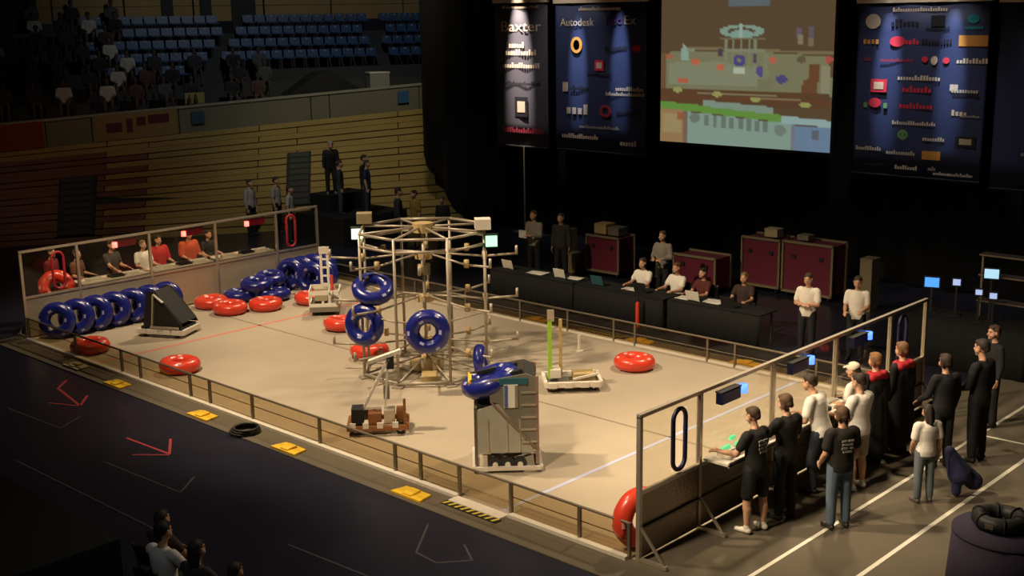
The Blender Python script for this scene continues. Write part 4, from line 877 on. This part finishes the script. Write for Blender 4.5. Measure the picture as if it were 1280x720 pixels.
    if hairstyle != 'none':
        hb = MB(); hb.ell(H(0, -.022, .04), (.088, .098, .092), 16, 10, hm); hb.caps(H(-.035, .045, .085), H(.035, .045, .085), .032); hb.caps(H(0, -.07, -.01), H(0, -.05, .03), .055)
        if hairstyle == 'long':
            for s in (-1, 1): hb.caps(H(.05*s, -.05, .0), H(.05*s, -.07, -.17), .05, .035)
            hb.caps(H(0, -.07, 0), H(0, -.09, -.2), .06, .04)
        if hairstyle == 'full':
            for s in (-1, 1): hb.caps(H(.065*s, -.02, .05), H(.07*s, -.035, -.05), .04, .035)
        remeshed(hb, 'hair', cmat(hair, .7, 'hair'), P, .011 if near else .018, 3)
    if cap:
        cb = MB(); cb.ell(H(0, -.008, .05), (.096, .112, .085), 16, 8, hm); cb.caps(H(-.04, .09, .055), H(.04, .09, .055), .02); cb.caps(H(-.03, .14, .048), H(.03, .14, .048), .018); remeshed(cb, 'cap', cmat(cap, .8, 'cap'), P, .012, 3)
    if collar:
        cb = MB(); 
        for i in range(10):
            a, a2 = 2*math.pi*i/10, 2*math.pi*(i+1)/10; q = lambda t: T((.135*math.cos(t), -.015+.1*math.sin(t), .475-.02*math.sin(t))); cb.caps(q(a), q(a2), .05)
        cb.caps(T((-.12, -.06, .45)), T((.12, -.06, .45)), .07); remeshed(cb, 'scarf', cmat(collar, .8, 'scarf'), P, .014, 3)
    if near:
        for s in (-1, 1): MB().ell(H(.03*s, .086, .012), (.010, .008, .008), 8, 5).build('eye', M['eye'], P, True)
        MB().caps(H(-.018, .098, -.06), H(.018, .098, -.06), .005, n=6).build('mouth', M['lip'], P, True)
    if prnt:
        mb = MB()
        for i, (x, z, w_) in enumerate(prnt):
            mb.box(T((x, -.143-loose, z)), (w_, .012, .028), m=tl)
        mb.build('back_print', cmat((.30, .29, .26), .7, 'print'), P)
    return P
BP = [(-.05, .36, .07), (.05, .36, .08), (0, .31, .16), (-.04, .26, .09), (.06, .26, .05), (0, .21, .13)]
wht, blk = (.86, .81, .72), (.012, .011, .010)
jean = (.10, .14, .19)
reach = lambda s, o=.1, z=-.15: ((o*s+.1*s, .18, -1), (.0, 1, z))
# drivers at the blue station (facing the field, -x)
person('black T-shirt and shorts, bare legs, reaching to the blue station shelf, nearest the camera', (9.17, -2.33, .008), R(82), 1.76, blk, .62, (.010, .010, .011), 'short', (.05, .028, .012), 'short', (.75, .70, .62),
       {-1: ((-.25, .35, -.9), (-.3, 1, -.02)), 1: reach(1)}, {-1: (-.08, .06, -1), 1: (.1, -.08, -1)}, None, 4, (0, 10), prnt=BP)
person('black T-shirt and black trousers, standing behind the bare-legged driver at the shelf', (9.26, -1.68, .008), R(75), 1.8, blk, .7, (.008, .008, .009), 'long', (.10, .05, .022), 'full', (.02, .02, .02),
       {-1: ((-.2, .5, -.8), (.25, 1, .1)), 1: reach(1)}, None, None, 3, (0, 8))
person('white T-shirt and dark jeans, leaning over the shelf of the blue station, facing left', (9.14, -.5, .008), R(95), 1.8, wht, .65, (.025, .032, .045), 'long', (.035, .02, .012), 'short', (.03, .03, .03),
       {-1: ((-.2, .15, -1), (.2, 1, -.1)), 1: ((.1, .2, -1), (-.3, 1, -.05))}, {-1: (-.05, .2, -1), 1: (.1, -.2, -1)}, {-1: (0, -.1, -1), 1: (0, -.25, -1)}, 16, (0, -4), loose=.008)
person('black printed T-shirt, blue jeans, full brown hair, standing by the white line', (9.98, -1.50, .008), R(60), 1.74, (.016, .012, .010), .65, jean, 'long', (.09, .048, .022), 'full', (.03, .025, .02),
       {-1: ((-.2, .05, -1), (.1, .6, -.7)), 1: ((.2, .05, -1), (-.1, .5, -.8))}, None, None, 0, (0, 5), prnt=BP, loose=.01)
person('white T-shirt and shorts with bare legs, standing behind the printed black T-shirt', (9.5, -.05, .008), R(80), 1.76, wht, .75, (.38, .32, .24), 'short', (.03, .018, .012), 'short', (.8, .76, .68),
       {-1: ((-.15, .3, -1), (.2, 1, -.1)), 1: ((.15, .3, -1), (-.2, 1, -.1))}, None, None, 2, (0, 10), loose=.01)
person('white cap and white T-shirt, mostly hidden behind the bare-legged white T-shirt', (9.06, .68, .008), R(90), 1.68, wht, .7, (.02, .02, .03), 'long', (.05, .03, .02), 'short', (.05, .05, .05),
       {-1: reach(-1), 1: reach(1)}, None, None, 4, (10, 5), cap=(.75, .66, .50))
person('red scarf and long black gown, auburn hair, nearer of the two in gowns', (9.2, 1.0, .008), R(70), 1.8, blk, 1.5, blk, 'long', (.22, .10, .035), 'full', blk, None, None, None, 0, (0, 0), collar=(.50, .02, .03), gown=(.007, .007, .007))
person('red scarf and long black gown, brown hair, farther of the two in gowns', (9.27, 1.76, .008), R(75), 1.82, blk, 1.5, blk, 'long', (.16, .075, .03), 'full', blk, None, None, None, 0, (0, 5), collar=(.50, .02, .03), gown=(.007, .007, .007))
person('dark jacket and trousers, standing right of the two gowned people', (10.04, 1.6, .008), R(60), 1.8, (.010, .010, .011), 1.5, (.008, .008, .009), 'long', (.04, .02, .012), 'full', blk, {-1: ((-.2, .3, -1), (0, .8, -.5)), 1: ((.2, .1, -1), (0, .3, -1))}, None, None, 0, (0, 0))
gp = person('short girl in white T-shirt and blue jeans, dark hair, standing alone on the right carpet', (10.45, .12, .008), R(55), 1.46, wht, .7, (.13, .155, .17), 'long', (.03, .02, .014), 'long', (.12, .11, .10),
       {-1: ((-.15, .1, -1), (.2, .6, -.8)), 1: ((.2, -.1, -1), (.05, .2, -1))}, None, None, 0, (0, 10), loose=.008)
person('dark clothed man standing at far right with a light in his hand', (10.35, 2.2, .008), R(80), 1.96, (.008, .008, .010), 1.5, (.007, .007, .008), 'long', (.03, .02, .014), 'short', blk, {-1: ((-.2, .2, -1), (.1, .8, -.3)), 1: ((.2, .0, -1), (0, .4, -1))}, None, None, 0, (0, 5))
person('dark clothed person with pale face at the right edge, below the monitors', (9.85, 3.95, .008), R(140), 1.75, (.012, .012, .014), 1.5, (.008, .008, .008), 'long', (.06, .03, .02), 'full', blk, None, None, None, 0, (0, 0))
bag = thing('cloth_bag', 'navy cloth bundle hanging beside the short girl in white', 'bag', (10.62, .55, .25), R(30))
mb = MB(); mb.caps((0, 0, .45), (.15, 0, .12), .08, .18); mb.caps((.0, 0, .4), (.36, .1, -.02), .07, .14); remeshed(mb, 'bundle', M['tireblue'], bag, .018)
mb = MB(); mb.caps((.12, -.02, -.16), (.12, -.02, .1), .07, .09); remeshed(mb, 'cloth_end', M['tireblue'], bag, .018)
# men in white at the far rail end
person('white T-shirt, arms folded, standing by the maroon road cases', (5.35, 5.75, .0), R(190), 1.74, wht, .7, (.015, .018, .022), 'long', (.06, .035, .02), 'short', blk, {-1: ((-.2, .25, -1), (.9, .5, .1)), 1: ((.2, .3, -1), (-.9, .5, .05))}, None, None, 0, (0, 5), near=False)
person('white T-shirt, holding something low, standing right of the man with folded arms', (6.2, 6.2, .0), R(200), 1.72, wht, .7, (.015, .018, .022), 'long', (.05, .03, .02), 'short', blk, {-1: ((-.1, .1, -1), (.3, .9, -.1)), 1: ((.15, .2, -1), (-.1, .9, -.2))}, None, None, 0, (0, 10), near=False)
# scorers
grey = (.30, .27, .22)
sitp = dict(thigh={-1: (-.12, 1, -.05), 1: (.12, 1, -.05)}, shank={-1: (0, .05, -1), 1: (0, .05, -1)})
def chair(x, y, rz, label, z=0):
    c = thing('folding_chair', label, 'chair', (x, y, z), rz)
    MB().box((0, 0, .43), (.42, .4, .035)).build('seat', M['black'], c); MB().bar((0, -.22, .6), (0, -.28, .86), .4, .03, (0, 1, 0)).build('backrest', M['black'], c)
    for s in (-1, 1):
        MB().bar((.19*s, .18, 0), (.19*s, .1, .43), .025).build('leg', M['aludark'], c); MB().bar((.19*s, -.26, 0), (.19*s, -.2, .43), .025).build('leg', M['aludark'], c); MB().bar((.19*s, -.2, .43), (.19*s, -.28, .88), .025).build('back_post', M['aludark'], c)
def seated(label, x, y, rz, z=0, clab=None, **kw):
    chair(x, y, rz, clab, z); return person(label, (x, y, z), rz, sit=.545, thigh=sitp['thigh'], shank=sitp['shank'], **kw)
ty = {-1: ((-.2, .55, -.8), (.15, 1, .05)), 1: ((.2, .55, -.8), (-.15, 1, .05))}
person('pale grey shirt, standing with a paper behind the left scoring table', (-3.95, 7.75, 0), R(190), 1.86, grey, 1.5, blk, 'long', (.12, .075, .03), 'short', blk, {-1: ((-.1, .2, -1), (.5, .9, .2)), 1: ((.1, .2, -1), (-.5, .9, .2))}, near=False)
pp = tag(MB().box((-4.0, 7.36, 1.27), (.26, .02, .2)).build('paper_sheet', M['paper']), 'sheet of paper held by the standing grey shirt', 'paper')
person('dark clothes, standing right of the pale grey shirt with the paper', (-3.3, 8.1, 0), R(200), 1.8, (.03, .028, .028), 1.5, blk, 'long', (.05, .03, .02), 'short', blk, near=False)
seated('white T-shirt, seated at the scoring table left of the standing grey shirt', .62, 6.5, R(180), clab='folding chair under the left seated white T-shirt', h=1.75, top=wht, bottom=blk, arms=ty, near=False, hair=(.06, .035, .02))
person('grey shirt, standing behind the seated white T-shirts', (.3, 7.7, 0), R(185), 1.78, (.24, .21, .18), 1.5, blk, 'long', (.10, .06, .03), 'short', blk, {-1: ((-.25, .15, -1), (.5, .8, .0)), 1: ((.25, .15, -1), (-.5, .8, .0))}, near=False)
seated('white T-shirt with reddish hair, seated at the scoring table right of the standing grey shirt', 1.55, 6.55, R(175), clab='folding chair under the right seated white T-shirt', h=1.75, top=wht, bottom=blk, arms=ty, near=False, hair=(.16, .06, .02))
seated('dark clothes and fair hair, seated at the right scoring table before the maroon road cases', 3.25, 6.7, R(190), clab='folding chair before the maroon road cases', h=1.72, top=(.05, .025, .02), bottom=blk, arms=ty, near=False, hair=(.22, .15, .05), hairstyle='full')
seated('dark red clothes, seated between the scoring tables', 2.2, 6.65, R(170), clab='folding chair between the scoring tables', h=1.68, top=(.10, .02, .015), bottom=blk, arms=ty, near=False)
# red station crew, behind the clear wall
red, orng = (.52, .025, .03), (.60, .10, .04)
person('dark shirt, arm stretched down to the shelf of the red station', (-9.35, -1.5, 0), R(-75), 1.78, (.05, .042, .038), .6, blk, 'long', (.05, .03, .02), 'short', blk, {-1: reach(-1), 1: ((.15, .6, -.7), (.1, 1, -.3))}, near=False)
person('white T-shirt, standing at the red station left of the red shirts', (-9.35, -.66, 0), R(-85), 1.66, wht, .7, blk, 'long', (.20, .13, .06), 'short', blk, {-1: reach(-1), 1: reach(1)}, near=False)
person('bright red shirt, dark hair, standing at the middle of the red station', (-9.45, -.18, 0), R(-90), 1.70, red, .9, (.35, .02, .02), 'long', (.04, .025, .015), 'short', blk, {-1: reach(-1), 1: reach(1)}, near=False, loose=.03)
person('orange-red shirt, standing right of the bright red shirt at the red station', (-9.4, .66, 0), R(-90), 1.72, orng, .9, blk, 'long', (.45, .14, .05), 'full', blk, {-1: reach(-1), 1: reach(1)}, near=False, loose=.03)
person('dark clothes and pale hands, standing right of the orange-red shirt', (-9.5, 1.3, 0), R(-85), 1.62, (.03, .028, .026), .6, blk, 'long', (.05, .03, .02), 'short', blk, {-1: reach(-1), 1: reach(1)}, near=False)
person('brown shirt, standing by the red tubes behind the clear wall at far left', (-9.5, -2.32, 0), R(-60), 1.66, (.16, .06, .03), .7, (.05, .03, .02), 'long', (.10, .05, .03), 'short', blk, {-1: reach(-1), 1: reach(1)}, near=False)
person('dark red shirt, behind the red tubes at the far left corner', (-9.9, -2.75, 0), R(-60), 1.72, (.16, .012, .015), .7, blk, 'long', (.05, .03, .02), 'short', blk, near=False)
# people by the wooden wall
pf = struct(MB().box((-12.6, 8.6, .44), (2.4, 2.6, .9)).build('floor_platform', M['black']))
pf2 = struct(MB().box((-13.3, 8.7, 1.16), (1.0, 1.6, .54)).build('floor_platform', M['black']))
person('pale shirt and black trousers, leftmost of three by the wooden wall', (-15.6, 6.85, 0), R(-70), 1.85, (.42, .37, .33), 1.5, blk, 'long', (.04, .03, .02), 'short', blk, near=False)
person('pale shirt, middle of three by the wooden wall, before the louvered door', (-15.2, 7.6, 0), R(-60), 1.88, (.40, .36, .31), .8, blk, 'long', (.05, .03, .03), 'short', blk, near=False)
person('pale grey shirt, rightmost of three by the wooden wall', (-13.6, 6.95, 0), R(-50), 1.8, (.40, .37, .32), .8, blk, 'long', (.05, .03, .02), 'short', blk, near=False)
person('dark clothes, bending on the highest step by the wooden wall', (-13.05, 8.2, 1.43), R(-120), 1.75, (.015, .015, .016), 1.5, blk, 'long', (.35, .33, .30), 'short', (.2, .2, .2), None, None, None, 18, near=False)
person('dark shirt with pale scarf, left of the group on the dark platform', (-12.3, 7.95, .89), R(-40), 1.7, (.03, .035, .04), 1.5, (.03, .06, .08), 'long', (.04, .025, .02), 'short', blk, near=False)
person('black clothes, tallest of the group on the dark platform', (-12.0, 8.7, .89), R(-60), 1.82, blk, 1.5, blk, 'long', (.03, .02, .012), 'short', blk, near=False)
person('navy shirt, right of the group on the dark platform', (-11.65, 8.5, .89), R(-50), 1.7, (.015, .025, .07), .7, (.03, .04, .05), 'long', (.06, .04, .03), 'short', blk, near=False)
person('dark grey shirt, standing left of the yellow shirt by the drape', (-10.1, 8.4, 0), R(-40), 1.86, (.035, .037, .04), 1.5, blk, 'long', (.04, .025, .02), 'short', blk, near=False)
person('yellow shirt with dark lettering, standing by the edge of the black drape', (-9.75, 8.75, 0), R(170), 1.78, (.36, .23, .03), .8, (.20, .13, .03), 'long', (.05, .03, .02), 'short', blk, near=False, prnt=[(0, .33, .14), (0, .27, .1)])
person('dark clothes, standing right of the yellow shirt at the drape', (-9.0, 9.2, 0), R(-160), 1.6, (.03, .028, .027), 1.5, blk, 'long', (.10, .08, .06), 'short', blk, near=False)
# near spectators, bottom left corner
for lab, cl, x, y, kw in [('white T-shirt and dark hair, seated in the bottom left corner', 'folding chair under the white T-shirt in the bottom left corner', 5.55, -9.12, dict(top=wht, h=1.76, hair=(.012, .01, .01))),
                     ('dark shirt and long brown hair, seated right of the bottom left white T-shirt', 'folding chair under the long brown hair in the bottom left corner', 6.13, -9.05, dict(top=(.05, .045, .04), h=1.66, hairstyle='long', hair=(.035, .022, .015))),
                     ('pale shirt, lowest seated person at the bottom left edge of the view', 'folding chair at the bottom edge of the view', 6.72, -8.95, dict(top=(.35, .32, .28), h=1.5, hair=(.05, .03, .02))),
                     ('dim brown shirt, seated left of the white T-shirt at bottom left', 'folding chair left of the white T-shirt in the bottom left corner', 4.98, -8.8, dict(top=(.06, .035, .025), h=1.6, hair=(.03, .02, .015)))]:
    seated(lab, x, y, R(10), z=-.008, clab=cl, bottom=blk, arms={-1: ((-.3, .5, -.8), (.4, 1, -.3)), 1: ((.3, .5, -.8), (-.4, 1, -.3))}, **kw)
bake()
# crowd in the upper stand: seated figures, copied
def spectator(top, low):
    P = thing('person', 'dim spectator seated among the blue seats of the upper stand', 'person', (0, 0, -50), 0, 'spectators in the upper stand')
    b = MB(); b.caps((-.05, 0, .5), (-.07, .02, .95), .13, .12); b.caps((.05, 0, .5), (.07, .02, .95), .13, .12); b.caps((-.17, .0, 1.0), (.17, .0, 1.0), .07); b.caps((0, 0, 1.0), (0, .02, 1.15), .06); b.ell((0, .03, 1.25), (.085, .1, .12), 10, 7)
    for s in (-1, 1): b.caps((.09*s, 0, .5), (.12*s, -.42, .52), .09, .07); b.caps((.12*s, -.42, .52), (.12*s, -.42, .1), .065, .05); b.caps((.12*s, -.42, .06), (.12*s, -.52, .04), .045); b.caps((.2*s, 0, .98), (.24*s, -.12, .72), .055, .045); b.caps((.24*s, -.12, .72), (.1*s, -.36, .66), .045, .04)
    remeshed(b, 'body', cmat(low, .8, 'skin'), P, .035, 3)
    s_ = MB(); s_.caps((-.05, 0, .55), (-.07, .02, .95), .15, .14); s_.caps((.05, 0, .55), (.07, .02, .95), .15, .14); s_.caps((-.18, 0, 1.0), (.18, 0, 1.0), .09); [s_.caps((.2*s, 0, .98), (.23*s, -.1, .78), .075, .07) for s in (-1, 1)]
    remeshed(s_, 'shirt', cmat(top, .8, 'shirt'), P, .035, 3)
    h_ = MB(); h_.ell((0, .05, 1.3), (.1, .1, .1), 10, 6); remeshed(h_, 'hair', cmat((.02, .015, .012), .8, 'hair'), P, .03, 2)
    return P
protos = [spectator(c, (.07, .045, .033)) for c in [(.012, .012, .014), (.018, .018, .022), (.06, .06, .06), (.015, .015, .022), (.06, .025, .02)]]
pale = spectator((.42, .40, .33), (.09, .06, .045)); bake()
cand = [s for s in spots if (s[0] < 3 and s[1] < .78) or s[1] < .34]
cand = [s for s in cand if not (s[0] < 3 and .60 < s[1])]
random.shuffle(cand); keep = []
for c_ in cand:
    if all((c_[2]-k_[2]).length > .72 for k_ in keep): keep.append(c_)
cand = keep[:85]
for i, (ri, u, p) in enumerate(cand):
    pr = pale if u < .34 and i % 4 == 0 else protos[i % 5]
    rot = (0, 0, fac+random.uniform(-.3, .3))
    if pr.location.z < -40: pr.location = p; pr.rotation_euler = rot
    else: dup(pr, p, rot)
# black tube on the round table, bottom right
t = thing('round_table', 'round table under dark purple cloth in the bottom right corner', 'table', (12.34, -1.80, -.0))
MB().tube((0, 0, .74), (0, 0, .77), .62, n=36).build('table_top', M['purple'], t, True); MB().tube((0, 0, .01), (0, 0, .74), .66, .615, n=36).build('table_skirt', M['purple'], t, True)
t = thing('black_inner_tube', 'black inner tube lying on the purple round table', 'inner tube', (12.24, -1.74, .775))
MB().torus(.24, .095, 40, 14, .03, c=(0, 0, .095)).build('tube', M['rubber'], t, True)
for k in range(6):
    a = 2*math.pi*k/6; MB().torus(.102, .012, 14, 5).build('band', M['black'], t, True, (.24*math.cos(a), .24*math.sin(a), .1)).rotation_euler = (R(90), 0, a)
MB().box((.0, -.34, .1), (.1, .01, .05)).build('label_patch', M['aludark'], t)
